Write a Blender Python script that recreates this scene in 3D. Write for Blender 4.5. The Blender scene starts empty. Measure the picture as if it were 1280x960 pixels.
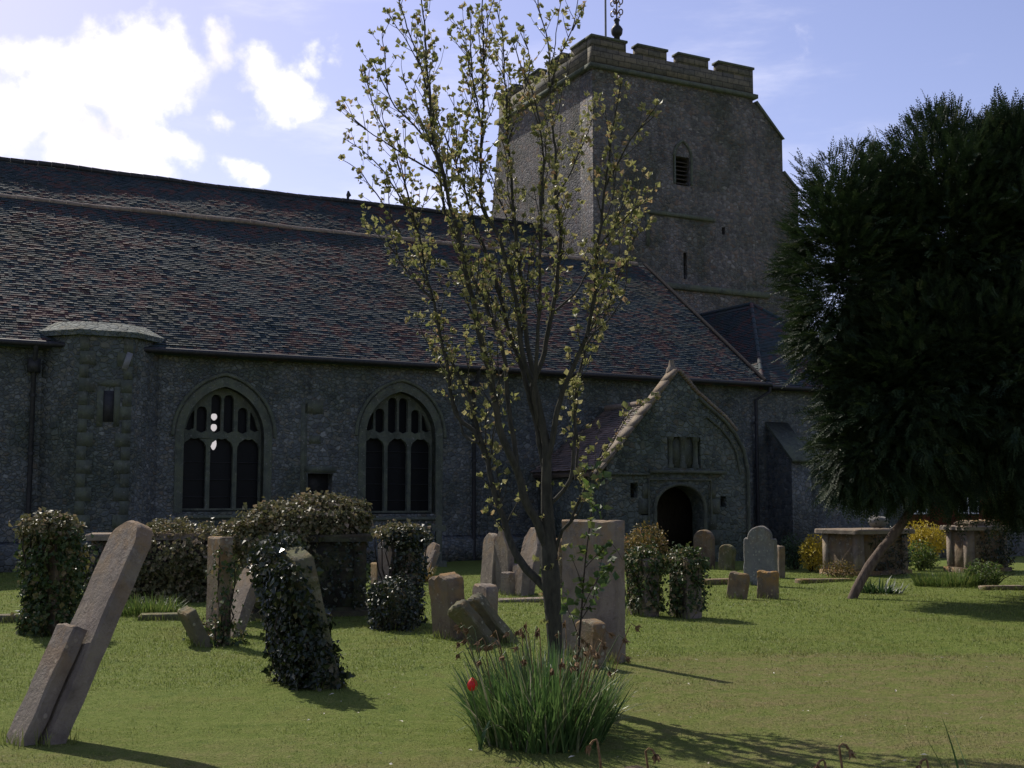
import bpy, math, random
import numpy as np
from mathutils import Vector, Matrix
from mathutils.geometry import tessellate_polygon

SC = bpy.context.scene
COL = SC.collection
RAD = math.radians
RNG = np.random.default_rng(7)
random.seed(7)

# ------------------------------------------------------------------ camera, sky, sun, exposure
F_PX, PITCH, EYE = 1500.0, RAD(5.52), 1.6          # focal length in pixels of a 1280 wide picture
cam_d = bpy.data.cameras.new('camera')
cam = bpy.data.objects.new('camera', cam_d)
COL.objects.link(cam)
cam.location = (0, 0, EYE)
cam.rotation_euler = (RAD(90) + PITCH, 0, 0)
cam_d.sensor_width = 36.0
cam_d.lens = F_PX / 1280 * 36
cam_d.clip_start = 0.1
cam_d.clip_end = 3000
SC.camera = cam

SUN_EL = RAD(44)
SUN_H = Vector((-0.585, 0.811))                      # towards the sun, on the ground
SUN_DIR = Vector((SUN_H.x * math.cos(SUN_EL), SUN_H.y * math.cos(SUN_EL), math.sin(SUN_EL))).normalized()

world = bpy.data.worlds.new('World')
SC.world = world
world.use_nodes = True


def build_world():
    nt = world.node_tree
    N, L = nt.nodes, nt.links
    N.clear()
    out = N.new('ShaderNodeOutputWorld')
    bg = N.new('ShaderNodeBackground')
    bg.inputs['Strength'].default_value = 0.122
    sky = N.new('ShaderNodeTexSky')
    sky.sky_type = 'NISHITA'
    sky.sun_disc = False
    sky.sun_elevation = SUN_EL
    sky.sun_rotation = math.atan2(SUN_H.x, SUN_H.y)
    sky.air_density = 1.0
    sky.dust_density = 0.6
    sky.ozone_density = 1.5
    tint = N.new('ShaderNodeMix'); tint.data_type = 'RGBA'; tint.blend_type = 'MULTIPLY'
    tint.inputs['Factor'].default_value = 1.0
    L.new(sky.outputs[0], tint.inputs['A'])
    tint.inputs['B'].default_value = (1.15, 0.94, 1.05, 1)
    # clouds live on the dome of directions
    tc = N.new('ShaderNodeTexCoord')
    def bearing(px, py):                             # a compass direction in the sky
        x, y = (px - 640) / F_PX, -(py - 480) / F_PX
        return Vector((x, math.cos(PITCH) - y * math.sin(PITCH), math.sin(PITCH) + y * math.cos(PITCH))).normalized()
    blobs = [(60, 130, 75), (130, 115, 70), (200, 85, 58), (250, 45, 42), (15, 170, 75), (90, 185, 62), (150, 195, 58), (220, 200, 40), (262, 205, 26), (-70, 160, 100),
             (30, 85, 48), (85, 75, 40), (325, 68, 40), (350, 88, 42), (308, 98, 28), (385, 62, 22), (414, 55, 14), (352, 186, 18), (322, 192, 14), (262, 145, 22),
             (332, 216, 20), (290, 222, 24), (420, 242, 26), (465, 248, 30), (525, 250, 26), (975, 120, 40), (1000, 170, 36), (-220, 120, 120), (-300, 260, 120)]
    noise = N.new('ShaderNodeTexNoise')
    noise.inputs['Scale'].default_value = 10
    noise.inputs['Detail'].default_value = 12
    noise.inputs['Roughness'].default_value = 0.6
    L.new(tc.outputs['Generated'], noise.inputs['Vector'])
    wn = N.new('ShaderNodeTexNoise'); wn.inputs['Scale'].default_value = 9; wn.inputs['Detail'].default_value = 7
    L.new(tc.outputs['Generated'], wn.inputs['Vector'])
    wv = N.new('ShaderNodeVectorMath'); wv.operation = 'MULTIPLY_ADD'
    L.new(wn.outputs['Color'], wv.inputs[0]); wv.inputs[1].default_value = (.14, .14, .14)
    wo = N.new('ShaderNodeVectorMath'); wo.operation = 'SUBTRACT'; wo.inputs[1].default_value = (.07, .07, .07)
    L.new(tc.outputs['Generated'], wv.inputs[2]); L.new(wv.outputs[0], wo.inputs[0])
    prev = None
    for bx_, by_, br_ in blobs:
        d = bearing(bx_, by_); r = br_ / F_PX * 1.15
        vm = N.new('ShaderNodeVectorMath'); vm.operation = 'DISTANCE'
        L.new(wo.outputs[0], vm.inputs[0])
        vm.inputs[1].default_value = d
        mr = N.new('ShaderNodeMapRange')
        mr.inputs['From Min'].default_value = r * 1.25
        mr.inputs['From Max'].default_value = r * 0.05
        mr.inputs['To Max'].default_value = min(1.0, .42 + r * 11) * (.45 if bx_ > 900 else 1)
        L.new(vm.outputs['Value'], mr.inputs['Value'])
        if prev is None:
            prev = mr.outputs[0]
        else:
            mx = N.new('ShaderNodeMath'); mx.operation = 'MAXIMUM'
            L.new(prev, mx.inputs[0]); L.new(mr.outputs[0], mx.inputs[1])
            prev = mx.outputs[0]
    n0 = N.new('ShaderNodeMath'); n0.operation = 'SUBTRACT'; n0.inputs[1].default_value = 0.5
    L.new(noise.outputs['Fac'], n0.inputs[0])
    n1 = N.new('ShaderNodeMath'); n1.operation = 'MULTIPLY_ADD'; n1.inputs[1].default_value = 2.3
    L.new(n0.outputs[0], n1.inputs[0]); L.new(prev, n1.inputs[2])
    cm = N.new('ShaderNodeMapRange'); cm.interpolation_type = 'SMOOTHSTEP'
    cm.inputs['From Min'].default_value = 0.20
    cm.inputs['From Max'].default_value = 0.72
    L.new(n1.outputs[0], cm.inputs['Value'])
    gate = N.new('ShaderNodeMapRange')
    gate.inputs['From Min'].default_value = 0.0
    gate.inputs['From Max'].default_value = 0.06
    L.new(prev, gate.inputs['Value'])
    cg = N.new('ShaderNodeMath'); cg.operation = 'MULTIPLY'
    L.new(cm.outputs[0], cg.inputs[0]); L.new(gate.outputs[0], cg.inputs[1])
    # thin high veil all round the sky
    mp = N.new('ShaderNodeMapping'); mp.inputs['Scale'].default_value = (1.0, 1.6, 4.5)
    L.new(tc.outputs['Generated'], mp.inputs['Vector'])
    veil = N.new('ShaderNodeTexNoise'); veil.inputs['Scale'].default_value = 3.2; veil.inputs['Detail'].default_value = 9; veil.inputs['Roughness'].default_value = 0.62
    L.new(mp.outputs[0], veil.inputs['Vector'])
    vr = N.new('ShaderNodeMapRange'); vr.interpolation_type = 'SMOOTHSTEP'
    vr.inputs['From Min'].default_value = 0.48; vr.inputs['From Max'].default_value = 0.80
    vr.inputs['To Max'].default_value = 0.42
    L.new(veil.outputs['Fac'], vr.inputs['Value'])
    tot = N.new('ShaderNodeMath'); tot.operation = 'MAXIMUM'
    L.new(cg.outputs[0], tot.inputs[0]); L.new(vr.outputs[0], tot.inputs[1])
    # cloud body: bright tops, faint lilac hollows
    n2 = N.new('ShaderNodeTexNoise'); n2.inputs['Scale'].default_value = 14; n2.inputs['Detail'].default_value = 6
    L.new(tc.outputs['Generated'], n2.inputs['Vector'])
    cr = N.new('ShaderNodeValToRGB')
    cr.color_ramp.elements[0].position = 0.30; cr.color_ramp.elements[0].color = (7.6, 7.2, 8.4, 1)
    cr.color_ramp.elements[1].position = 0.55; cr.color_ramp.elements[1].color = (10.8, 10.3, 10.5, 1)
    L.new(n2.outputs['Fac'], cr.inputs['Fac'])
    mix = N.new('ShaderNodeMix'); mix.data_type = 'RGBA'
    L.new(tot.outputs[0], mix.inputs['Factor'])
    L.new(tint.outputs['Result'], mix.inputs['A'])
    L.new(cr.outputs['Color'], mix.inputs['B'])
    L.new(mix.outputs['Result'], bg.inputs['Color'])
    L.new(bg.outputs[0], out.inputs['Surface'])


build_world()

sun_d = bpy.data.lights.new('sun', 'SUN')
sun_d.energy = 5.0
sun_d.angle = RAD(0.53)
sun_d.color = (1.0, 0.93, 0.83)
sun = bpy.data.objects.new('sun', sun_d)
COL.objects.link(sun)
sun.rotation_euler = (-SUN_DIR).to_track_quat('-Z', 'Y').to_euler()
sun.location = SUN_DIR * 60

SC.view_settings.view_transform = 'Standard'
SC.view_settings.look = 'None'
SC.view_settings.exposure = 0.2
SC.view_settings.gamma = 1.0
SC.view_settings.use_curve_mapping = False
SC.render.engine = 'CYCLES'


# ------------------------------------------------------------------ helpers
def ray(px, py):
    x = (px - 640) / F_PX
    y = -(py - 480) / F_PX
    return Vector((x, math.cos(PITCH) - y * math.sin(PITCH), math.sin(PITCH) + y * math.cos(PITCH)))


def G(px, py, z=0.0):
    d = ray(px, py)
    t = (z - EYE) / d.z
    return Vector((0, 0, EYE)) + d * t


def AT(px, py, Y):
    d = ray(px, py)
    return Vector((0, 0, EYE)) + d * (Y / d.y)


def tag(o, label=None, cat=None, group=None, kind=None):
    if label: o['label'] = label
    if cat: o['category'] = cat
    if group: o['group'] = group
    if kind: o['kind'] = kind
    return o


def thing(name, label, cat, loc=(0, 0, 0), rz=0.0, group=None):
    o = bpy.data.objects.new(name, None)
    COL.objects.link(o)
    o.location = loc
    o.rotation_euler = (0, 0, rz)
    o.empty_display_size = 0.2
    return tag(o, label, cat, group)


class MB:
    """collects triangles / quads and links them as ONE mesh object"""
    def __init__(self):
        self.v = []; self.f = {3: [], 4: []}; self.r = {3: [], 4: []}; self.n = 0

    def add(self, verts, faces, rnd=None):
        verts = np.asarray(verts, dtype=np.float64).reshape(-1, 3)
        faces = np.asarray(faces, dtype=np.int64)
        k = faces.shape[1]
        self.v.append(verts); self.f[k].append(faces + self.n)
        if rnd is None: rnd = random.random()
        self.r[k].append(np.broadcast_to(np.asarray(rnd, dtype=np.float32), (len(faces),)))
        self.n += len(verts)

    def soup(self, tri, rnd=None):
        tri = np.asarray(tri); m, k = tri.shape[:2]
        self.add(tri.reshape(-1, 3), np.arange(m * k).reshape(m, k), rnd)

    def box(self, lo, hi, M=None, taper=None):
        (x0, y0, z0), (x1, y1, z1) = lo, hi
        v = np.array([(x0, y0, z0), (x1, y0, z0), (x1, y1, z0), (x0, y1, z0), (x0, y0, z1), (x1, y0, z1), (x1, y1, z1), (x0, y1, z1)], float)
        if taper:
            c = (v[:4].mean(0)); v[4:, :2] = c[:2] + (v[4:, :2] - c[:2]) * taper
        if M is not None: v = xf(v, M)
        self.add(v, [(0, 3, 2, 1), (4, 5, 6, 7), (0, 1, 5, 4), (1, 2, 6, 5), (2, 3, 7, 6), (3, 0, 4, 7)])

    def tube(self, pts, rad, seg=6, cap=True):
        pts = [Vector(p) for p in pts]
        n = len(pts)
        if not hasattr(rad, '__len__'): rad = [rad] * n
        V = []
        ref = None
        for i, p in enumerate(pts):
            t = (pts[min(i + 1, n - 1)] - pts[max(i - 1, 0)])
            if t.length < 1e-9: t = Vector((0, 0, 1))
            t.normalize()
            if ref is None:
                ref = t.orthogonal().normalized()
            ref = ref - t * ref.dot(t)
            if ref.length < 1e-6: ref = t.orthogonal()
            ref.normalize()
            b = t.cross(ref)
            for k in range(seg):
                a = 2 * math.pi * k / seg
                V.append(p + (ref * math.cos(a) + b * math.sin(a)) * rad[i])
        Fq = []
        for i in range(n - 1):
            for k in range(seg):
                k2 = (k + 1) % seg
                Fq.append((i * seg + k, i * seg + k2, (i + 1) * seg + k2, (i + 1) * seg + k))
        rnd = random.random()
        base = self.n
        self.add([tuple(q) for q in V], Fq, rnd)
        if cap and seg >= 3:
            for i, p, flip in ((0, pts[0], True), (n - 1, pts[-1], False)):
                ring = [tuple(V[i * seg + k]) for k in range(seg)]
                tri = [(k, (k + 1) % seg, seg) if not flip else ((k + 1) % seg, k, seg) for k in range(seg)]
                self.add(ring + [tuple(p)], tri, rnd)

    def prism(self, outer, holes, y0, y1, M=None, bev=0.0):
        """outline in (x, z), front at y0, back at y1; holes go right through"""
        loops = [outer] + list(holes)
        polys = [[Vector((a, b, 0)) for a, b in lp] for lp in loops]
        flat = [p for lp in polys for p in lp]
        tris = tessellate_polygon(polys)
        fr, bk = [], []
        rnd = random.random()
        cen = np.mean(np.array(outer), axis=0)
        for p in flat:
            q = np.array((p.x, p.y))
            if bev and not holes:
                dlt = cen - q
                q = q + dlt / (np.linalg.norm(dlt) + 1e-9) * bev
            fr.append((q[0], y0, q[1])); bk.append((p.x, y1, p.y))
        fr = np.array(fr); bk = np.array(bk)
        mid = np.array([(p.x, y0 + (bev if bev else 0), p.y) for p in flat])
        def put(v, f):
            v = np.asarray(v, float)
            if M is not None:
                v = xf(v, M)
                if Matrix(M).to_3x3().determinant() < 0: f = [tuple(q)[::-1] for q in f]
            self.add(v, f, rnd)
        fixed = []
        for t in tris:
            a, b, c = (fr[i] for i in t)
            nrm = np.cross(b - a, c - a)
            fixed.append(t if nrm[1] < 0 else t[::-1])
        put(fr, fixed)
        put(bk, [t[::-1] for t in fixed])
        off = 0
        for li, lp in enumerate(polys):
            m = len(lp)
            area = sum(lp[i].x * lp[(i + 1) % m].y - lp[(i + 1) % m].x * lp[i].y for i in range(m))
            ccw = area > 0
            want = ccw if li == 0 else (not ccw)
            for rings in ([(fr, mid), (mid, bk)] if bev else [(fr, bk)]):
                A, B = rings
                q = []
                for i in range(m):
                    i2 = (i + 1) % m
                    f = (i, i + m, i2 + m, i2) if want else (i, i2, i2 + m, i + m)
                    q.append(f[::-1] if not want and False else f)
                put(np.vstack([A[off:off + m], B[off:off + m]]), q)
            off += m

    def build(self, name, mat, parent=None, smooth=False, loc=None, rot=None):
        V = np.vstack(self.v) if self.v else np.zeros((0, 3))
        me = bpy.data.meshes.new(name)
        F3 = np.vstack(self.f[3]) if self.f[3] else np.zeros((0, 3), int)
        F4 = np.vstack(self.f[4]) if self.f[4] else np.zeros((0, 4), int)
        me.vertices.add(len(V)); me.vertices.foreach_set('co', V.astype(np.float32).ravel())
        nl = F3.size + F4.size
        me.loops.add(nl)
        me.loops.foreach_set('vertex_index', np.concatenate([F3.ravel(), F4.ravel()]).astype(np.int32))
        me.polygons.add(len(F3) + len(F4))
        st = np.concatenate([np.arange(len(F3)) * 3, F3.size + np.arange(len(F4)) * 4]).astype(np.int32)
        me.polygons.foreach_set('loop_start', st)
        if smooth:
            me.polygons.foreach_set('use_smooth', np.ones(len(st), dtype=bool))
        at = me.attributes.new('rnd', 'FLOAT', 'FACE')
        R = np.concatenate([np.concatenate(self.r[3]) if self.r[3] else np.zeros(0), np.concatenate(self.r[4]) if self.r[4] else np.zeros(0)]).astype(np.float32)
        me.update(calc_edges=True)
        at = me.attributes['rnd']
        at.data.foreach_set('value', R)
        if mat: me.materials.append(mat)
        o = bpy.data.objects.new(name, me)
        COL.objects.link(o)
        if parent is not None: o.parent = parent
        if loc is not None: o.location = loc
        if rot is not None: o.rotation_euler = rot
        return o


def xf(v, M):
    v = np.asarray(v, float)
    A = np.array(M)
    return v @ A[:3, :3].T + A[:3, 3]


def unit(a):
    a = np.asarray(a, float)
    return a / (np.linalg.norm(a, axis=-1, keepdims=True) + 1e-12)


def leaf_tris(pos, axis, nrm, length, width, fold=0.25):
    """two triangles per leaf, folded on the midrib"""
    pos = np.asarray(pos, float); axis = unit(axis)
    side = unit(np.cross(axis, nrm)); nn = np.cross(side, axis)
    L = np.asarray(length, float).reshape(-1, 1); W = np.asarray(width, float).reshape(-1, 1)
    tip = pos + axis * L - nn * L * 0.12
    l = pos + axis * L * 0.42 + side * W * 0.5 + nn * W * fold
    r = pos + axis * L * 0.42 - side * W * 0.5 + nn * W * fold
    t = np.stack([np.stack([pos, l, tip], 1), np.stack([pos, tip, r], 1)], 1)
    return t.reshape(-1, 3, 3)


def rand_dirs(n):
    return unit(RNG.normal(size=(n, 3)))


def vnoise(x, seed=0):
    """cheap smooth 1-D noise"""
    x = np.asarray(x, float)
    return (np.sin(x * 1.7 + seed * 3.1) + np.sin(x * 3.3 + seed * 5.7) * 0.6 + np.sin(x * 7.1 + seed * 1.3) * 0.35) / 1.95


def wob(p, seed=0.0):
    p = np.asarray(p, float)
    return (np.sin(p[..., 0] * 2.3 + seed) + np.sin(p[..., 1] * 2.9 + seed * 1.7 + 1) + np.sin(p[..., 2] * 3.1 + seed * 2.3 + 2)
            + 0.6 * np.sin(p[..., 0] * 6.1 + p[..., 2] * 5.0 + seed) + 0.6 * np.sin(p[..., 1] * 6.7 - p[..., 2] * 4.2 + seed)) / 4.2


# ------------------------------------------------------------------ materials
class NT:
    def __init__(self, name):
        self.m = bpy.data.materials.new(name); self.m.use_nodes = True
        self.t = self.m.node_tree; self.N = self.t.nodes; self.L = self.t.links
        self.N.clear()
        self.out = self.N.new('ShaderNodeOutputMaterial')

    def n(self, typ, **kw):
        nd = self.N.new(typ)
        for k, v in kw.items(): setattr(nd, k, v)
        return nd

    def link(self, a, b): self.L.new(a, b)

    def coords(self, kind='Object', random_offset=False, scale=None):
        tc = self.n('ShaderNodeTexCoord')
        o = tc.outputs[kind]
        if random_offset:
            oi = self.n('ShaderNodeObjectInfo')
            mu = self.n('ShaderNodeMath', operation='MULTIPLY'); mu.inputs[1].default_value = 57.0
            self.link(oi.outputs['Random'], mu.inputs[0])
            ad = self.n('ShaderNodeVectorMath', operation='ADD')
            self.link(o, ad.inputs[0]); self.link(mu.outputs[0], ad.inputs[1])
            o = ad.outputs[0]
        if scale:
            mp = self.n('ShaderNodeMapping'); mp.inputs['Scale'].default_value = scale
            self.link(o, mp.inputs['Vector']); o = mp.outputs[0]
        return o

    def noise(self, vec, scale, detail=6, rough=0.6, dist=0.0):
        nd = self.n('ShaderNodeTexNoise')
        nd.inputs['Scale'].default_value = scale; nd.inputs['Detail'].default_value = detail
        nd.inputs['Roughness'].default_value = rough; nd.inputs['Distortion'].default_value = dist
        if vec is not None: self.link(vec, nd.inputs['Vector'])
        return nd

    def ramp(self, fac, stops, interp='LINEAR'):
        r = self.n('ShaderNodeValToRGB'); cr = r.color_ramp; cr.interpolation = interp
        while len(cr.elements) < len(stops): cr.elements.new(0.5)
        for e, (p, c) in zip(cr.elements, stops):
            e.position = p; e.color = (*c, 1) if len(c) == 3 else c
        self.link(fac, r.inputs['Fac'])
        return r.outputs['Color']

    def step(self, fac, a, b, lo=0.0, hi=1.0):
        r = self.n('ShaderNodeMapRange', interpolation_type='SMOOTHSTEP')
        r.inputs['From Min'].default_value = a; r.inputs['From Max'].default_value = b
        r.inputs['To Min'].default_value = lo; r.inputs['To Max'].default_value = hi
        self.link(fac, r.inputs['Value'])
        return r.outputs[0]

    def mix(self, fac, a, b, mode='MIX'):
        m = self.n('ShaderNodeMix', data_type='RGBA', blend_type=mode)
        for s, v in (('Factor', fac), ('A', a), ('B', b)):
            if isinstance(v, (int, float)): m.inputs[s].default_value = v
            elif isinstance(v, tuple): m.inputs[s].default_value = (*v, 1) if len(v) == 3 else v
            else: self.link(v, m.inputs[s])
        return m.outputs['Result']

    def math(self, op, a, b=None, c=None):
        m = self.n('ShaderNodeMath', operation=op)
        for i, v in enumerate((a, b, c)):
            if v is None: continue
            if isinstance(v, (int, float)): m.inputs[i].default_value = v
            else: self.link(v, m.inputs[i])
        return m.outputs[0]

    def attr(self, name='rnd'):
        a = self.n('ShaderNodeAttribute'); a.attribute_name = name
        return a.outputs['Fac']

    def bump(self, height, strength=0.5, dist=0.02, prev=None):
        b = self.n('ShaderNodeBump'); b.inputs['Strength'].default_value = strength; b.inputs['Distance'].default_value = dist
        self.link(height, b.inputs['Height'])
        if prev is not None: self.link(prev, b.inputs['Normal'])
        return b.outputs[0]

    def principled(self, color, rough=0.9, spec=0.2, normal=None, **kw):
        p = self.n('ShaderNodeBsdfPrincipled')
        if isinstance(color, tuple): p.inputs['Base Color'].default_value = (*color, 1)
        else: self.link(color, p.inputs['Base Color'])
        if isinstance(rough, (int, float)): p.inputs['Roughness'].default_value = rough
        else: self.link(rough, p.inputs['Roughness'])
        p.inputs['Specular IOR Level'].default_value = spec
        for k, v in kw.items(): p.inputs[k].default_value = v
        if normal is not None: self.link(normal, p.inputs['Normal'])
        return p

    def finish(self, sh):
        self.link(sh.outputs[0], self.out.inputs['Surface'])
        return self.m


def mat_flint(name, warm=1.0, light=1.0, scale=10.0, tint=(.97, .99, 1.0)):
    t = NT(name)
    co = t.coords('Object')
    wn = t.noise(co, 2.5, 4)
    wv = t.n('ShaderNodeVectorMath', operation='MULTIPLY_ADD')
    t.link(wn.outputs['Color'], wv.inputs[0]); wv.inputs[1].default_value = (0.12,) * 3; t.link(co, wv.inputs[2])
    mp = t.n('ShaderNodeMapping'); mp.inputs['Scale'].default_value = (1, 1, 1.25)
    t.link(wv.outputs[0], mp.inputs['Vector'])
    pm = t.noise(co, .8, 3, .5)
    pmask = t.step(pm.outputs['Fac'], .50, .56)
    cols, dists = [], []
    for sc in (scale, scale * .74):
        v1 = t.n('ShaderNodeTexVoronoi'); v1.inputs['Scale'].default_value = sc
        v2 = t.n('ShaderNodeTexVoronoi', feature='DISTANCE_TO_EDGE'); v2.inputs['Scale'].default_value = sc
        t.link(mp.outputs[0], v1.inputs['Vector']); t.link(mp.outputs[0], v2.inputs['Vector'])
        cols.append(v1.outputs['Color']); dists.append(v2.outputs['Distance'])
    vcol = t.mix(pmask, cols[0], cols[1])
    vd = t.n('ShaderNodeMix', data_type='FLOAT'); t.link(pmask, vd.inputs[0]); t.link(dists[0], vd.inputs[2]); t.link(dists[1], vd.inputs[3])
    vdist = vd.outputs[0]
    sep = t.n('ShaderNodeSeparateColor'); t.link(vcol, sep.inputs[0])
    s = light
    stone = t.ramp(sep.outputs[0], [(0.0, (.055 * s, .062 * s, .068 * s)), (0.18, (.085 * s, .098 * s, .105 * s)), (0.42, (.125 * s, .138 * s, .138 * s)),
                                    (0.64, (.150 * s * warm, .142 * s, .118 * s)), (0.80, (.175 * s, .185 * s, .185 * s)), (0.93, (.115 * s * warm, .092 * s, .068 * s)), (0.98, (.25 * s, .26 * s, .255 * s))], 'CONSTANT')
    fine = t.noise(co, 40, 5, .7)
    stone = t.mix(1.0, stone, tint, 'MULTIPLY')
    stone = t.mix(t.step(fine.outputs['Fac'], .3, .75), stone, t.mix(1.0, stone, (1.5, 1.45, 1.35), 'MULTIPLY'))
    mort = t.mix(fine.outputs['Fac'], (.095 * s * warm, .100 * s, .088 * s), (.165 * s * warm, .168 * s, .148 * s))
    edge = t.step(vdist, 0.02, 0.10)
    mort = t.mix(1.0, mort, tint, 'MULTIPLY')
    c = t.mix(edge, mort, stone)
    big = t.noise(co, .55, 6, .62)
    c = t.mix(.34, c, (.118 * s * tint[0] * warm, .122 * s * tint[1], .118 * s * tint[2]))
    c = t.mix(t.step(big.outputs['Fac'], .40, .66, 0, .85), c, t.mix(1.0, c, (.48, .55, .44), 'MULTIPLY'))
    big2 = t.noise(t.coords('Object', False, (1.6, 1.6, .35)), 1.2, 6, .6)
    c = t.mix(t.step(big2.outputs['Fac'], .52, .72, 0, .7), c, t.mix(1.0, c, (.55, .56, .55), 'MULTIPLY'))
    b2 = t.noise(co, 1.7, 6, .65)
    c = t.mix(t.step(b2.outputs['Fac'], .55, .75, 0, .65), c, t.mix(.5, c, (.19 * s * warm, .195 * s, .165 * s)))
    h = t.math('MULTIPLY_ADD', fine.outputs['Fac'], .35, t.step(vdist, 0.0, 0.16))
    nm = t.bump(h, .85, .035)
    return t.finish(t.principled(c, .88, .25, nm))


def mat_stone(name, base, dark, lichen=(.40, .36, .24), lich=.5, moss=.3, orange=.2, obj_random=True, coarse=1.0):
    t = NT(name)
    co = t.coords('Object', obj_random)
    n1 = t.noise(co, 3.2 * coarse, 8, .65, .4)
    n2 = t.noise(co, 11 * coarse, 8, .7)
    n3 = t.noise(co, 55, 4, .7)
    c = t.mix(t.step(n1.outputs['Fac'], .33, .66), dark, base)
    c = t.mix(t.step(n2.outputs['Fac'], .55, .72, 0, .8), c, t.mix(1.0, c, (.55, .53, .50), 'MULTIPLY'))
    v = t.n('ShaderNodeTexVoronoi'); v.inputs['Scale'].default_value = 19; t.link(co, v.inputs['Vector'])
    sp = t.n('ShaderNodeSeparateColor'); t.link(v.outputs['Color'], sp.inputs[0])
    r = t.math('MULTIPLY_ADD', sp.outputs[0], .5, t.math('MULTIPLY', n3.outputs['Fac'], .3))
    spot = t.math('MULTIPLY', t.step(t.math('SUBTRACT', r, v.outputs['Distance']), .22, .32), t.step(sp.outputs[1], 1 - lich, 1 - lich + .1))
    c = t.mix(spot, c, t.mix(n3.outputs['Fac'], lichen, tuple(x * .75 for x in lichen)))
    o1 = t.noise(co, 5.0, 5, .6)
    zc = t.n('ShaderNodeSeparateXYZ'); tc = t.n('ShaderNodeTexCoord'); t.link(tc.outputs['Generated'], zc.inputs[0])
    om = t.math('MULTIPLY', t.step(o1.outputs['Fac'], .44, .58), t.step(zc.outputs[2], .45, 1.0, 0, orange))
    c = t.mix(om, c, (.30, .17, .05))
    mm = t.math('MULTIPLY', t.step(n1.outputs['Fac'], .45, .62), moss)
    c = t.mix(mm, c, (.085, .10, .035))
    vein = t.coords('Object', obj_random, (14, 14, 1.6))
    n4 = t.noise(vein, 1.0, 4, .6)
    c = t.mix(t.step(n4.outputs['Fac'], .46, .72, 0, .30), c, t.mix(1.0, c, (.52, .50, .48), 'MULTIPLY'))
    n5 = t.noise(co, 6.5 * coarse, 7, .75, .6)
    c = t.mix(t.step(n5.outputs['Fac'], .56, .63, 0, .55 * lich + .25), c, t.mix(n3.outputs['Fac'], lichen, tuple(x * .6 for x in lichen)))
    c = t.mix(t.step(n5.outputs['Fac'], .40, .30, 0, .6), c, t.mix(1.0, c, (.42, .42, .40), 'MULTIPLY'))
    h = t.math('MULTIPLY_ADD', n3.outputs['Fac'], .4, t.math('MULTIPLY_ADD', spot, .25, t.math('ADD', n2.outputs['Fac'], n5.outputs['Fac'])))
    return t.finish(t.principled(c, .92, .15, t.bump(h, .8, .025)))


def mat_tile(name, reds=.45, dark=1.0, pal=None):
    t = NT(name)
    a = t.attr('rnd')
    co = t.coords('Object')
    big = t.noise(co, 1.1, 5, .6)
    f = t.math('MULTIPLY_ADD', a, .48, t.math('MULTIPLY_ADD', big.outputs['Fac'], 1.4, -.42))
    d = dark
    c = t.ramp(f, pal or [(0.0, (.012 * d, .024 * d, .029 * d)), (.40, (.020 * d, .036 * d, .040 * d)), (.58, (.030 * d, .034 * d, .036 * d)),
                   (.70, (.060 * d, .032 * d, .028 * d)), (.94, (.078 * d, .034 * d, .028 * d)), (1.0, (.11 * d, .055 * d, .04 * d))])
    mo = t.noise(co, .45, 6, .7)
    c = t.mix(t.step(mo.outputs['Fac'], .52, .70, 0, .6), c, (.045, .048, .030))
    n = t.noise(co, 16, 6, .7)
    c = t.mix(t.step(n.outputs['Fac'], .56, .72, 0, .45), c, (.050 * d, .056 * d, .048 * d))
    n2 = t.noise(co, 60, 4, .7)
    c = t.mix(n2.outputs['Fac'], t.mix(1.0, c, (.6, .6, .6), 'MULTIPLY'), t.mix(1.0, c, (1.4, 1.4, 1.4), 'MULTIPLY'))
    return t.finish(t.principled(c, .82, .3, t.bump(n2.outputs['Fac'], .5, .01)))


def mat_leaf(name, stops, trans=.35, rough=.5, spec=.4, tcol=None):
    t = NT(name)
    c = t.ramp(t.attr('rnd'), stops)
    p = t.principled(c, rough, spec)
    tr = t.n('ShaderNodeBsdfTranslucent')
    if tcol: t.link(t.mix(1.0, c, tcol, 'MULTIPLY'), tr.inputs['Color'])
    else: t.link(c, tr.inputs['Color'])
    m = t.n('ShaderNodeMixShader'); m.inputs[0].default_value = trans
    t.link(p.outputs[0], m.inputs[1]); t.link(tr.outputs[0], m.inputs[2])
    return t.finish(m)


def mat_noise(name, a, b, scale=8, rough=.9, spec=.2, bump=.4, stretch=None, metallic=0.0):
    t = NT(name)
    co = t.coords('Object', True, stretch)
    n = t.noise(co, scale, 8, .68)
    c = t.mix(t.step(n.outputs['Fac'], .3, .7), a, b)
    p = t.principled(c, rough, spec, t.bump(n.outputs['Fac'], bump, .015))
    p.inputs['Metallic'].default_value = metallic
    return t.finish(p)


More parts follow.
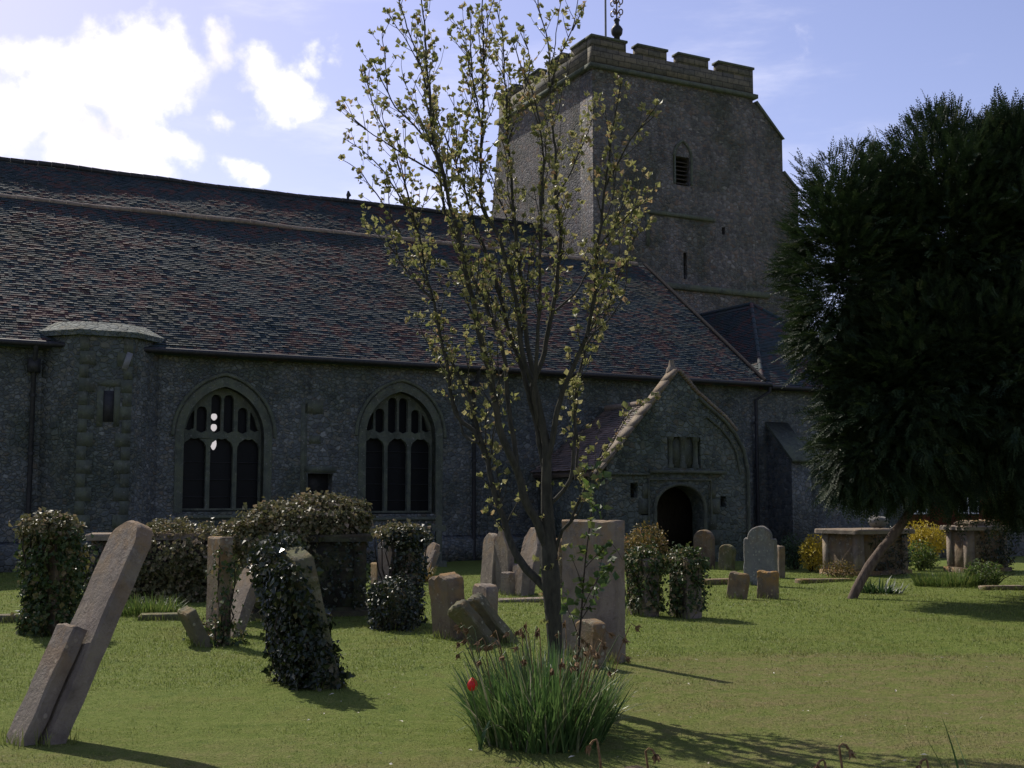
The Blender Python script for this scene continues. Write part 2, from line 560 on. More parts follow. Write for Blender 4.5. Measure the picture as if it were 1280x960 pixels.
def lawn_color(t):
    """the same earth-fixed pattern for soil-level turf and for its blades"""
    ge = t.n('ShaderNodeNewGeometry')
    pos = ge.outputs['Position']
    n1 = t.noise(pos, .9, 7, .65)
    n2 = t.noise(pos, 6.5, 6, .7)
    n3 = t.noise(pos, 45, 4, .7)
    g = t.ramp(n2.outputs['Fac'], [(.25, (.108, .150, .030)), (.5, (.150, .192, .045)), (.75, (.198, .220, .066))])
    g = t.mix(t.step(n1.outputs['Fac'], .5, .7, 0, .55), g, (.180, .185, .055))
    # closely mown, dry part of the lawn: wide arcs left by the mower
    sx = t.n('ShaderNodeSeparateXYZ'); t.link(pos, sx.inputs[0])
    dx = t.math('SUBTRACT', sx.outputs[0], 4.6); dy = t.math('SUBTRACT', sx.outputs[1], 4.0)
    dist = t.math('SQRT', t.math('ADD', t.math('MULTIPLY', t.math('MULTIPLY', dx, dx), .55), t.math('MULTIPLY', dy, dy)))
    dist = t.math('MULTIPLY_ADD', t.math('SUBTRACT', n1.outputs['Fac'], .5), 1.3, dist)
    dry = t.step(dist, 9.3, 8.5)
    left = t.step(dist, 9.0, 5.0)
    ring = t.math('SINE', t.math('MULTIPLY', dist, 7.5))
    band = t.step(t.math('MULTIPLY_ADD', n2.outputs['Fac'], 2.2, ring), .2, 2.2)
    straw = t.ramp(n3.outputs['Fac'], [(.3, (.155, .125, .055)), (.55, (.22, .175, .092)), (.8, (.31, .245, .145))])
    wx = t.math('MULTIPLY_ADD', t.math('SUBTRACT', n1.outputs['Fac'], .5), 2.5, sx.outputs[0])
    right = t.step(wx, -.6, 2.2)
    front = t.step(t.math('MULTIPLY_ADD', t.math('SUBTRACT', n1.outputs['Fac'], .5), 1.6, sx.outputs[1]), 8.6, 7.2, 0, .75)
    zone = t.math('MAXIMUM', right, front)
    patch = t.step(n2.outputs['Fac'], .38, .66, .12, .52)
    tuftn = t.noise(pos, 2.6, 5, .7)
    g = t.mix(t.step(tuftn.outputs['Fac'], .54, .70, 0, .6), g, t.mix(1.0, g, (.55, .68, .60), 'MULTIPLY'))
    g = t.mix(t.step(tuftn.outputs['Fac'], .44, .28, 0, .5), g, (.185, .165, .070))
    mask = t.math('MULTIPLY', t.math('MULTIPLY', dry, zone), t.math('MULTIPLY_ADD', band, .22, patch))
    c = t.mix(mask, g, straw)
    c = t.mix(t.step(n3.outputs['Fac'], .3, .7), t.mix(1.0, c, (.84, .85, .83), 'MULTIPLY'), t.mix(1.0, c, (1.16, 1.14, 1.12), 'MULTIPLY'))
    return c, n3.outputs['Fac'], n2.outputs['Fac']


def mat_lawn():
    t = NT('lawn turf')
    c, n3, n2 = lawn_color(t)
    c = t.mix(1.0, c, (.85, .85, .85), 'MULTIPLY')
    h = t.math('MULTIPLY_ADD', n3, 1.0, n2)
    return t.finish(t.principled(c, .95, .05, t.bump(h, .8, .05)))


def mat_blade():
    t = NT('grass blade')
    c, n3, n2 = lawn_color(t)
    a = t.attr('rnd')
    c = t.mix(a, t.mix(1.0, c, (.78, .85, .70), 'MULTIPLY'), t.mix(1.0, c, (1.32, 1.24, 1.2), 'MULTIPLY'))
    p = t.principled(c, .6, .25)
    tr = t.n('ShaderNodeBsdfTranslucent'); t.link(c, tr.inputs['Color'])
    m = t.n('ShaderNodeMixShader'); m.inputs[0].default_value = .3
    t.link(p.outputs[0], m.inputs[1]); t.link(tr.outputs[0], m.inputs[2])
    return t.finish(m)


M = {}
M['flint'] = mat_flint('flint rubble', 1.0, .98)
M['flint_tower'] = mat_flint('tower rubble', 1.10, .95, 7.5, (1.05, .97, .97))
M['flint_porch'] = mat_flint('porch rubble', 1.0, .95, 8.0, (.93, 1.0, .93))
M['ashlar'] = mat_stone('dressed stone', (.118, .130, .104), (.068, .078, .062), (.22, .225, .195), .4, .3, .05, False)
M['ashlar_warm'] = mat_stone('warm dressed stone', (.25, .205, .155), (.15, .125, .095), (.30, .28, .22), .5, .15, .2, False)
M['pink'] = mat_stone('pinkish sandstone', (.258, .215, .172), (.145, .122, .098), (.36, .31, .24), .38, .16, .35)
M['brown'] = mat_stone('brown sandstone', (.22, .165, .115), (.115, .09, .062), (.34, .31, .23), .55, .3, .5)
M['grey'] = mat_stone('grey headstone', (.23, .23, .215), (.15, .155, .15), (.36, .36, .31), .55, .2, .2)
M['mossy'] = mat_stone('mossy stone', (.17, .15, .10), (.10, .095, .06), (.30, .28, .19), .5, .7, .3)
M['dark_stone'] = mat_stone('dark mossy stone', (.062, .058, .042), (.035, .034, .026), (.12, .12, .09), .3, .5, .1)
M['lichen_top'] = mat_stone('stone with orange lichen', (.21, .165, .12), (.14, .11, .08), (.34, .28, .16), .5, .25, 1.0)
t = NT('squared parapet stone'); co = t.coords('Object')
sx = t.n('ShaderNodeSeparateXYZ'); t.link(co, sx.inputs[0]); cb = t.n('ShaderNodeCombineXYZ')
t.link(t.math('ADD', sx.outputs[0], sx.outputs[1]), cb.inputs[0]); t.link(sx.outputs[2], cb.inputs[1])
wn = t.noise(co, 3, 3); vm = t.n('ShaderNodeVectorMath', operation='MULTIPLY_ADD'); t.link(wn.outputs['Color'], vm.inputs[0]); vm.inputs[1].default_value = (.06, .06, .06); t.link(cb.outputs[0], vm.inputs[2])
bk = t.n('ShaderNodeTexBrick'); bk.inputs['Scale'].default_value = 1.0; bk.inputs['Brick Width'].default_value = .55; bk.inputs['Row Height'].default_value = .23; bk.inputs['Mortar Size'].default_value = .016; bk.inputs['Mortar Smooth'].default_value = .6
bk.inputs['Color1'].default_value = (.17, .145, .10, 1); bk.inputs['Color2'].default_value = (.10, .095, .075, 1); bk.inputs['Mortar'].default_value = (.045, .042, .036, 1)
t.link(vm.outputs[0], bk.inputs['Vector'])
n8 = t.noise(co, 7, 8, .72)
c = t.mix(t.step(n8.outputs['Fac'], .42, .66, 0, .8), bk.outputs['Color'], t.mix(1.0, bk.outputs['Color'], (.5, .52, .5), 'MULTIPLY'))
M['parapet'] = t.finish(t.principled(c, .9, .2, t.bump(t.math('MULTIPLY_ADD', n8.outputs['Fac'], .6, t.math('SUBTRACT', 1.0, bk.outputs['Fac'])), .7, .02)))
M['tile'] = mat_tile('old roof tiles', .45, 1.15)
M['tile_porch'] = mat_tile('porch roof tiles', .45, 1.0, [(0, (.085, .080, .075)), (.45, (.13, .105, .09)), (.75, (.19, .135, .11)), (1, (.24, .19, .15))])
M['ridge'] = mat_noise('ridge tile', (.15, .11, .085), (.24, .20, .16), 9)
M['glass'] = None
t = NT('dark leaded glass'); co = t.coords('Object', False, (1, 1, 1)); nn = t.noise(co, 9, 3)
M['glass'] = t.finish(t.principled((.008, .009, .010), .45, .12, t.bump(nn.outputs['Fac'], .3, .02)))
t = NT('painted glow for far-window daylight'); e = t.n('ShaderNodeEmission'); e.inputs['Color'].default_value = (1, .93, .95, 1); e.inputs['Strength'].default_value = .55  # plain emission imitating sky seen through the church, no opening behind it
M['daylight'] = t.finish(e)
M['iron'] = mat_noise('dark iron', (.015, .016, .018), (.035, .034, .034), 12, .6, .3, .2)
M['lead'] = mat_noise('lead', (.12, .125, .13), (.20, .20, .205), 6, .6, .4, .2)
M['darkwood'] = mat_noise('dark oak', (.03, .026, .020), (.075, .062, .048), 6, .8, .2, .4, (6, 6, 1))
M['gold'] = mat_noise('gilded iron', (.10, .06, .05), (.20, .13, .07), 9, .45, .5, .1)
M['lawn'] = mat_lawn()
M['blade'] = mat_blade()
M['soil'] = mat_noise('flower bed soil', (.045, .032, .022), (.10, .075, .05), 14, .95, .1, .8)
M['bark'] = mat_noise('young bark', (.026, .026, .020), (.062, .058, .042), 9, .9, .2, .6, (3, 3, 1))
M['yew_bark'] = mat_noise('yew bark', (.060, .042, .031), (.145, .110, .082), 7, .9, .2, .8, (4, 4, .8))
M['twig'] = mat_noise('dark twig', (.02, .016, .012), (.05, .04, .03), 12, .9, .2, .3)
M['tree_leaf'] = mat_leaf('young leaf', [(0, (.15, .17, .05)), (.5, (.235, .235, .085)), (.85, (.33, .30, .14)), (1, (.30, .19, .10))], .45, .5, .3)
M['sap_leaf'] = mat_leaf('sapling leaf', [(0, (.05, .09, .02)), (.6, (.085, .135, .03)), (1, (.17, .19, .05))], .45, .45, .35)
M['yew'] = mat_leaf('yew needles', [(0, (.010, .022, .010)), (.5, (.020, .038, .014)), (.88, (.040, .062, .022)), (1, (.075, .085, .038))], .15, .6, .2)
M['ivy'] = mat_leaf('ivy leaf', [(0, (.022, .044, .012)), (.45, (.045, .075, .020)), (.78, (.095, .115, .032)), (.92, (.18, .15, .06)), (1, (.24, .18, .10))], .22, .48, .28)
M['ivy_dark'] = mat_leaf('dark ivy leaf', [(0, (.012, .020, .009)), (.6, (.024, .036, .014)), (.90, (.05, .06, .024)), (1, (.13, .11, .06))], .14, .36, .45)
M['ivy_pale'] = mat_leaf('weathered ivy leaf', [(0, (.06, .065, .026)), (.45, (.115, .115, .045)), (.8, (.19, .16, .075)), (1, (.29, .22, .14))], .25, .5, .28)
M['gold_leaf'] = mat_leaf('golden shrub leaf', [(0, (.30, .24, .02)), (.6, (.45, .34, .02)), (1, (.55, .44, .06))], .3)
M['olive_leaf'] = mat_leaf('bronze shrub leaf', [(0, (.06, .06, .015)), (.5, (.15, .12, .03)), (.85, (.27, .19, .05)), (1, (.32, .17, .08))], .3)
M['green_leaf'] = mat_leaf('green shrub leaf', [(0, (.015, .04, .012)), (.6, (.03, .065, .02)), (1, (.06, .09, .03))], .25)
M['daff'] = mat_leaf('daffodil leaf', [(0, (.040, .085, .024)), (.5, (.080, .150, .038)), (.88, (.13, .19, .055)), (.96, (.20, .19, .12)), (1, (.34, .31, .23))], .3, .42, .45)
M['dead'] = mat_noise('withered petal', (.09, .055, .025), (.25, .165, .085), 20, .9, .1, .3)
M['stalk'] = mat_noise('flower stalk', (.05, .075, .025), (.09, .11, .04), 10, .6, .3, .2)
M['tulip'] = mat_noise('red petal', (.50, .012, .010), (.62, .03, .015), 10, .45, .3, .1)
M['litter'] = mat_leaf('pale dead leaf', [(0, (.30, .24, .16)), (.6, (.55, .50, .40)), (1, (.70, .68, .60))], .2)
M['brick'] = mat_noise('red brick', (.10, .03, .022), (.17, .06, .04), 6, .9, .1, .2)
M['white'] = mat_noise('white paint', (.65, .65, .65), (.78, .78, .78), 5, .6, .3, .1)
M['rubble'] = mat_flint('boundary wall rubble', 1.1, 1.0, 5.0)

# ------------------------------------------------------------------ ground
def ground_z(x, y):
    x = np.asarray(x, float); y = np.asarray(y, float)
    return 0.02 * np.sin(x * .8 + 1) * np.sin(y * .6) + 0.015 * np.sin(x * 1.9 + y * 1.1)


def build_ground():
    xs = np.concatenate([[-900, -300, -120, -60, -40], np.linspace(-26, 26, 131), [40, 60, 120, 300, 900]])
    ys = np.concatenate([[-300, -100, -30, -10, 0, 3], np.linspace(5, 40, 90), [46, 60, 100, 200, 500, 1500]])
    X, Y = np.meshgrid(xs, ys)
    fade = np.clip((30 - np.hypot(X, Y - 15)) / 8, 0, 1)
    Z = ground_z(X, Y) * fade
    V = np.stack([X, Y, Z], -1).reshape(-1, 3)
    nx = len(xs)
    f = []
    for j in range(len(ys) - 1):
        for i in range(nx - 1):
            f.append((j * nx + i, j * nx + i + 1, (j + 1) * nx + i + 1, (j + 1) * nx + i))
    mb = MB(); mb.add(V, f)
    o = mb.build('lawn', M['lawn'], smooth=True)
    tag(o, kind='structure')
    # strip of bare earth in the very front where the dead flowers stand
    mb = MB()
    n = 40
    top = []
    for i in range(n):
        x = -.3 + 2.6 * i / (n - 1)
        edge = 7.30 + .16 * math.sin(i * .5) + .07 * math.sin(i * 1.7) - max(0, (i - 26) / 14) ** 2 * .6 - max(0, (8 - i) / 8) ** 2 * .6
        top.append((x, edge))
    V = [(x, y, float(ground_z(x, y)) + .012) for x, y in top] + [(x, 6.2, float(ground_z(x, 6.2)) + .012) for x, y in top]
    mb.add(V, [(i, i + n, i + n + 1, i + 1) for i in range(n - 1)])
    tag(mb.build('flower_bed', M['soil']), kind='structure')


build_ground()


def GG(px, py):
    g = G(px, py)
    g.z = float(ground_z(g.x, g.y))
    return g


# ------------------------------------------------------------------ the church
ANG = RAD(27.7)
CH = thing('church', 'old flint church with long tiled roofs, a gabled porch and a squat battlemented tower', 'church', (-1.07, 32.0, 0), ANG)
Mch = Matrix.Translation((-1.07, 32.0, 0)) @ Matrix.Rotation(ANG, 4, 'Z')


def part(mb, name, mat, parent=CH, smooth=False, label=None):
    o = mb.build(name, mat, parent, smooth)
    if label: o['label'] = label
    return o


def arch2c(cx, hw, zs, rise, n=14):
    c = (rise * rise - hw * hw) / (2 * hw); R = hw + c
    a1 = math.acos(max(-1, min(1, c / R)))
    r = [(cx - c + R * math.cos(a1 * i / n), zs + R * math.sin(a1 * i / n)) for i in range(n + 1)]
    l = [(2 * cx - x, z) for x, z in r[:-1]][::-1]
    return r + l                     # right spring -> apex -> left spring


def arch_h(x, cx, hw, zs, rise):
    c = (rise * rise - hw * hw) / (2 * hw); R = hw + c
    dx = abs(x - cx)
    return zs + math.sqrt(max(0, R * R - (dx + c) ** 2))


def window_outline(cx, hw, zb, zs, rise, n=14):
    return [(cx - hw, zb), (cx + hw, zb)] + arch2c(cx, hw, zs, rise, n)


def rect(x0, z0, x1, z1):
    return [(x0, z0), (x1, z0), (x1, z1), (x0, z1)]


WIN = [(-6.62, .97, 1.32, 3.13, 1.20), (-2.03, .97, 1.24, 3.24, 1.16)]

# aisle wall with two real window openings
mb = MB()
holes = [window_outline(*w) for w in WIN] + [rect(-4.52, 1.72, -3.88, 2.26)]
mb.prism([(-18, -.4), (9.6, -.4), (9.6, 5.16), (-18, 5.16)], holes, 0, .7)
part(mb, 'aisle_wall', M['flint'])
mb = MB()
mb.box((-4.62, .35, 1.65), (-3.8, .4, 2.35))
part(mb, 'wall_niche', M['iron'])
# patches of dressed stone and a weathered upright seam in the wall
mb = MB()
for x0, z0, x1, z1 in [(-4.62, 3.75, -4.15, 4.1), (-4.5, 3.0, -4.2, 3.2), (-4.72, 1.2, -4.56, 4.0), (-4.62, 2.28, -3.8, 2.44), (-4.6, 1.56, -3.8, 1.70)]:
    mb.box((x0, -.012, z0), (x1, .05, z1))
part(mb, 'stone_patch', M['ashlar'])
# plinth
mb = MB()
mb.prism([(0, 0), (-.14, 0), (-.14, .55), (0, .68)], [], -17.9, 9.55, Matrix(((0, 1, 0, 0), (1, 0, 0, 0), (0, 0, 1, 0), (0, 0, 0, 1))))
part(mb, 'plinth', M['flint'])


def church_window(cx, hw, zb, zs, rise, bright):
    w = MB()
    # dressed surround, a band proud of the wall
    o = window_outline(cx, hw + .20, zb - .02, zs, rise + .22)
    i = window_outline(cx, hw, zb - .02, zs, rise)
    ring = [(a) for a in o[1:]] + [o[0]]
    ringi = [(a) for a in i[1:]] + [i[0]]
    n = len(ring)
    outline = ring + ringi[::-1]
    w.prism(outline, [], -.02, .22)
    root = part(w, 'window', M['ashlar'])
    # hood mould
    h = MB()
    pts = arch2c(cx, hw + .27, zs, rise + .30, 16)
    h.tube([(x, -.03, z) for x, z in pts], .05, 6)
    h.build('hood_mould', M['ashlar'], root)
    # sill
    s = MB(); s.prism([(-.06, zb - .16), (-.06, zb - .10), (.30, zb + .03), (.30, zb - .16)], [], cx - hw - .1, cx + hw + .1, Matrix(((0, 1, 0, 0), (1, 0, 0, 0), (0, 0, 1, 0), (0, 0, 0, 1))))
    s.build('sill', M['ashlar'], root)
    # tracery: three cusped lights below, six small lights above
    t = MB()
    frame = window_outline(cx, hw - .002, zb + .03, zs, rise - .002)
    mull = .10
    lw = (2 * hw - .08 - 2 * mull) / 3
    holes = []
    for k in range(3):
        x0 = cx - hw + .04 + k * (lw + mull); x1 = x0 + lw
        zt = zs - .02
        top = []
        for q in range(13):
            f = q / 12
            x = x1 + (x0 - x1) * f
            z = zt + lw * .42 * math.sqrt(max(0, 1 - (2 * f - 1) ** 2)) * (1 - .16 * abs(math.sin(3 * math.pi * f)))
            top.append((x, z - .24))
        holes.append([(x0, zb + .08), (x1, zb + .08)] + top)
    sw = lw / 2 - .03
    for k in range(6):
        c0 = cx - hw + .04 + (k // 2) * (lw + mull) + (k % 2) * (sw + .06)
        x0, x1 = c0, c0 + sw
        zb2 = zs + .08 + (.05 if k in (0, 5) else 0)
        lim = lambda x: arch_h(x, cx, hw - .085, zs, rise - .10)
        top = []
        for q in range(9):
            f = q / 8
            x = x1 + (x0 - x1) * f
            z = min(lim(x), zs + (.92 if k in (2, 3) else .62) + .10 * math.sqrt(max(0, 1 - (2 * f - 1) ** 2)))
            top.append((x, max(z, zb2 + .06)))
        holes.append([(x0, zb2 + .06), ((x0 + x1) / 2, zb2), (x1, zb2 + .06)] + top)
    for k in (-1, 1):
        holes.append([(cx + k * (lw / 2 + mull / 2) + .04 * math.cos(a), zs + rise * .80 + (.06 if False else 0) - .02 + .06 * math.sin(a)) for a in np.linspace(0, 2 * math.pi, 9)[:-1]] if False else [(cx + k * .10 + .045 * math.cos(a), zs + rise * .915 - .06 + .04 * math.sin(a)) for a in np.linspace(0, 2 * math.pi, 9)[:-1]] )
    t.prism(frame, holes[:9], .24, .36)
    t.build('tracery', M['ashlar'], root)
    g = MB()
    g.prism(window_outline(cx, hw + .05, zb - .02, zs, rise + .05), [], .42, .46)
    g.build('glass', M['glass'], root)
    # iron saddle bars
    b = MB()
    for z in np.arange(zb + .35, zs - .2, .42):
        b.tube([(cx - hw, .39, z), (cx + hw, .39, z)], .009, 5)
    b.build('glazing_bar', M['iron'], root)
    if bright:  # glowing discs before the glass stand in for daylight from the opposite window
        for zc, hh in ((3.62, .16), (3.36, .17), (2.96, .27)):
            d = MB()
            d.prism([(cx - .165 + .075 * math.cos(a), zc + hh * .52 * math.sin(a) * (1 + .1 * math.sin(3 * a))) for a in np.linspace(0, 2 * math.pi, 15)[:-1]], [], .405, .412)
            d.build('daylight_glow_pane', M['daylight'], root)


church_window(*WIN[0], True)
church_window(*WIN[1], False)

# half octagonal stair turret
mb = MB()
plan = [(-10.8, .3), (-10.8, 0), (-10.1, -.75), (-8.95, -.75), (-8.2, 0), (-8.2, .3)]
def plan_prism(mb, plan, z0, z1, grow=0.0, top_plan=None):
    n = len(plan)
    tp = top_plan or plan
    V = [(x, y, z0) for x, y in plan] + [(x, y, z1) for x, y in tp]
    mb.add(V, [(i, (i + 1) % n, (i + 1) % n + n, i + n) for i in range(n)])
    for z, pl, flip in ((z0, plan, True), (z1, tp, False)):
        tr = tessellate_polygon([[Vector((x, y, 0)) for x, y in pl]])
        mb.add([(x, y, z) for x, y in pl], [t for t in tr])
plan_prism(mb, plan, -.4, 5.28)
tur = part(mb, 'stair_turret', M['flint'])
for (x, y, nx) in [(-10.1, -.75, 1), (-8.95, -.75, -1)]:
    q = MB()
    for k in range(17):
        z = .05 + k * .305; w = .34 if k % 2 else .20
        q.box((min(x, x + nx * w), y - .015, z), (max(x, x + nx * w), y + .03, z + .302))
    q.build('quoins', M['ashlar'], tur)
c = MB()
big = [(-10.9, .2), (-10.9, -.06), (-10.15, -.87), (-8.9, -.87), (-8.1, -.06), (-8.1, .2)]
sm = [(-10.5, .25), (-10.5, .1), (-9.95, -.3), (-9.1, -.3), (-8.55, .1), (-8.55, .25)]
plan_prism(c, big, 5.28, 5.40)
plan_prism(c, big, 5.40, 5.66, top_plan=sm)
c.build('stone_cap', M['flint_porch'], tur)
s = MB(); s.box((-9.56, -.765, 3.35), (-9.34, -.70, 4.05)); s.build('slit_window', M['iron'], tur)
s = MB()
for b in [((-9.70, -.775, 3.25), (-9.565, -.72, 4.15)), ((-9.335, -.775, 3.25), (-9.2, -.72, 4.15)), ((-9.70, -.775, 4.155), (-9.2, -.72, 4.30))]: s.box(*b)
s.build('slit_surround', M['ashlar'], tur)
s = MB(); s.box((-9.15, -.79, 4.55), (-9.02, -.74, 4.95), Matrix.Translation((-9.1, 0, 4.7)) @ Matrix.Rotation(.3, 4, 'Y') @ Matrix.Translation((9.1, 0, -4.7))); s.build('stone_patch', M['lead'], tur)


# roofs -----------------------------------------------------------
def tiles(mb, O, along, slope, length, slen, gauge=.10, tw=.165, thick=.016, jit=.007, clip=None):
    O, along, slope = (np.array(v, float) for v in (O, along, slope))
    along = unit(along); slope = unit(slope); nrm = np.cross(along, slope); nrm = nrm if nrm[2] > 0 else -nrm
    rows = int(slen / gauge); cols = int(length / tw) + 1
    I, J = np.meshgrid(np.arange(rows), np.arange(cols), indexing='ij')
    I = I.ravel(); J = J.ravel()
    sag = .0
    x0 = J * tw + (I % 2) * tw * .5 + RNG.normal(0, .004, len(I))
    v0 = I * gauge + RNG.normal(0, .004, len(I))
    x1 = x0 + tw * .965; v1 = v0 + gauge * 1.12
    if clip is not None:
        k = clip(x0 + tw / 2, v0)
        x0, x1, v0, v1 = x0[k], x1[k], v0[k], v1[k]
    m = len(x0)
    und = .018 * np.sin(x0 * .55 + 1) * np.sin(v0 * .6) + .008 * np.sin(x0 * 1.9 + v0) * np.sin(v0 * 1.3) - .02
    h0 = thick + np.abs(RNG.normal(0, jit, m)); h0b = h0 + RNG.normal(0, jit * .6, m); h1 = np.full(m, .003)
    def P(x, v, h): return O + along * x[:, None] + slope * v[:, None] + nrm * (h + und)[:, None]
    a, b, c_, d = P(x0, v0, h0), P(x1, v0, h0b), P(x1, v1, h1), P(x0, v1, h1)
    a0, b0 = P(x0, v0, h0 - thick * .95), P(x1, v0, h0b - thick * .95)
    rnd = RNG.random(m)
    mb.soup(np.stack([a, b, c_, d], 1), rnd)
    mb.soup(np.stack([a0, b0, b, a], 1), rnd)
    # under-sheet
    e = .03
    return nrm


def sheet(mb, pts, drop=.03):
    p = np.array(pts, float)
    nrm = unit(np.cross(p[1] - p[0], p[2] - p[0])); nrm = nrm if nrm[2] > 0 else -nrm
    q = p - nrm * drop
    b = p - nrm * (drop + .10)
    n = len(p)
    mb.add(np.vstack([q, b]), [tuple(range(n)), tuple(range(2 * n - 1, n - 1, -1))] if n in (3, 4) else [])
    mb.add(np.vstack([q, b]), [(i, (i + 1) % n, (i + 1) % n + n, i + n) for i in range(n)])


S0 = -18.2
ev = np.array((0, -.32, 5.17)); rg = np.array((0, 5.0, 9.60))
sl = rg - ev; sl_len = np.linalg.norm(sl)
mb = MB()
end_s = lambda v: 9.72 - .75 * (v / sl_len)
tiles(mb, (S0, -.32, 5.17), (1, 0, 0), sl, 28.2, sl_len, clip=lambda x, v: x + S0 < end_s(v))
sheet(mb, [(S0, -.32, 5.17), (9.6, -.32, 5.17), (8.9, 5, 9.60), (S0, 5, 9.60)], .125)
sheet(mb, [(S0, 5, 9.60), (8.9, 5, 9.60), (8.9, 7.6, 7.7), (S0, 7.6, 7.7)])
aroof = part(mb, 'aisle_roof', M['tile'])
mb = MB()
pts = [(x, 5.0, 9.60 + .02 * math.sin(x * .8) + .012 * math.sin(x * 2.3)) for x in np.arange(S0, 8.95, .42)]
for i in range(len(pts) - 1):
    mb.tube([pts[i], Vector(pts[i]).lerp(Vector(pts[i + 1]), .97)], [.085, .070], 8)
mb.build('ridge_tile', M['ridge'], aroof)
mb = MB()
mb.tube([(9.70, -.34, 5.21), (8.96, 5.0, 9.66)], .055, 6)
mb.build('verge', M['darkwood'], aroof)
mb = MB()
mb.tube([(S0, -.40, 5.08), (9.9, -.40, 5.08)], .065, 8)
part(mb, 'gutter', M['iron'])

nv0 = np.array((0, 7.5, 8.35)); nv1 = np.array((0, 12.5, 12.55)); nl = np.linalg.norm(nv1 - nv0)
mb = MB()
tiles(mb, (S0, 7.5, 8.35), (1, 0, 0), nv1 - nv0, 27.4, nl)
sheet(mb, [(S0, 7.5, 8.35), (9.25, 7.5, 8.35), (9.25, 12.5, 12.55), (S0, 12.5, 12.55)], .125)
sheet(mb, [(S0, 12.5, 12.55), (9.25, 12.5, 12.55), (9.25, 17.8, 7.5), (S0, 17.8, 7.5)])
nroof = part(mb, 'nave_roof', M['tile'])
mb = MB()
pts = [(x, 12.5, 12.57 + .03 * math.sin(x * .5) + .012 * math.sin(x * 1.9)) for x in np.arange(S0, 9.25, .42)]
for i in range(len(pts) - 1):
    mb.tube([pts[i], Vector(pts[i]).lerp(Vector(pts[i + 1]), .97)], [.10, .09], 8)
mb.build('ridge_tile', M['iron'], nroof)
mb = MB()
mb.tube([(.92, 12.5, 12.6), (.92, 12.5, 12.75), (.95, 12.5, 12.82), (.93, 12.5, 12.98)], [.05, .05, .10, .03], 7)
mb.build('ridge_finial', M['iron'], nroof)
# gable walls and far side, closing the body
mb = MB()
mb.prism([(0.1, -.4), (17.7, -.4), (17.7, 7.4), (12.5, 12.4), (7.6, 7.6), (5, 9.45), (0.1, 5.1)], [], -17.9, -17.4, Matrix(((0, 1, 0, 0), (1, 0, 0, 0), (0, 0, 1, 0), (0, 0, 0, 1))))
mb.box((-17.4, 17.1, -.4), (9.3, 17.7, 7.45))
mb.prism([(0.72, 5.0), (7.4, 5.0), (7.4, 7.6), (5, 9.40), (.72, 5.6)], [], 8.75, 8.95, Matrix(((0, 1, 0, 0), (1, 0, 0, 0), (0, 0, 1, 0), (0, 0, 0, 1))))
part(mb, 'gable_wall', M['flint'])

# transept with a roof hipped towards us, its ridge running back to the tower
mb = MB()
mb.prism([(9.602, -.4), (15.7, -.4), (15.7, 5.16), (9.602, 5.16)], [rect(11.05, .35, 11.4, 1.5)], .0, .6)
mb.box((15.1, .6, -.4), (15.7, 9, 5.16))
part(mb, 'transept_wall', M['flint'])
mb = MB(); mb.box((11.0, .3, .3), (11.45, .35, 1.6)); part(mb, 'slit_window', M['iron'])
mb = MB()
ap = (12.75, 4.0, 8.42); apb = (12.75, 8.9, 8.42)
sw_, se_ = (9.62, -.32, 5.12), (15.95, -.32, 5.12); nw_, ne_ = (9.62, 8.9, 5.12), (15.95, 8.9, 5.12)
mb_t = mb
# hip end
sl2 = np.array(ap) - np.array((12.75, -.32, 5.12)); l2 = np.linalg.norm(sl2)
tiles(mb, sw_, (1, 0, 0), sl2, 6.33, l2, clip=lambda x, v: (x > 3.13 * v / l2) & (x < 6.33 - 3.2 * v / l2))
sheet(mb, [sw_, se_, ap], .125)
# side slopes
sl3 = np.array((3.13, 0, 3.30)); l3 = np.linalg.norm(sl3)
tiles(mb, nw_, (0, -1, 0), sl3, 9.2, l3, clip=lambda x, v: x < 9.2 - 4.3 * v / l3)
sheet(mb, [nw_, sw_, ap, apb], .125)
sl4 = np.array((-3.2, 0, 3.30)); l4 = np.linalg.norm(sl4)
tiles(mb, se_, (0, 1, 0), sl4, 9.2, l4, clip=lambda x, v: x > 4.3 * v / l4)
sheet(mb, [se_, ne_, apb, ap], .125)
troof = part(mb, 'transept_roof', M['tile'])
mb = MB()
for a, b in ((sw_, ap), (se_, ap), (ap, apb)):
    n = 14
    for i in range(n):
        A = Vector(a).lerp(Vector(b), i / n); B = Vector(a).lerp(Vector(b), (i + .96) / n)
        mb.tube([A, B], [.075, .065], 7)
mb.build('hip_tile', M['tile'], troof)
mb = MB(); mb.tube([(9.9, -.40, 5.02), (16.0, -.40, 5.02)], .065, 8); part(mb, 'gutter', M['iron'])

# buttress right of the porch
mb = MB()
prof = [(0, -.4), (-1.1, -.4), (-1.1, 2.75), (-.02, 3.85), (0, 3.85)]
SWAP = Matrix(((0, 1, 0, 0), (1, 0, 0, 0), (0, 0, 1, 0), (0, 0, 0, 1)))
mb.prism(prof, [], 10.0, 10.75, SWAP)
bt = part(mb, 'buttress', M['flint'])
mb = MB()
mb.prism([(-1.2, 2.70), (-1.2, 2.80), (-.02, 3.98), (-.02, 3.87)], [], 9.94, 10.81, SWAP)
mb.build('weathering', M['ashlar'], bt)

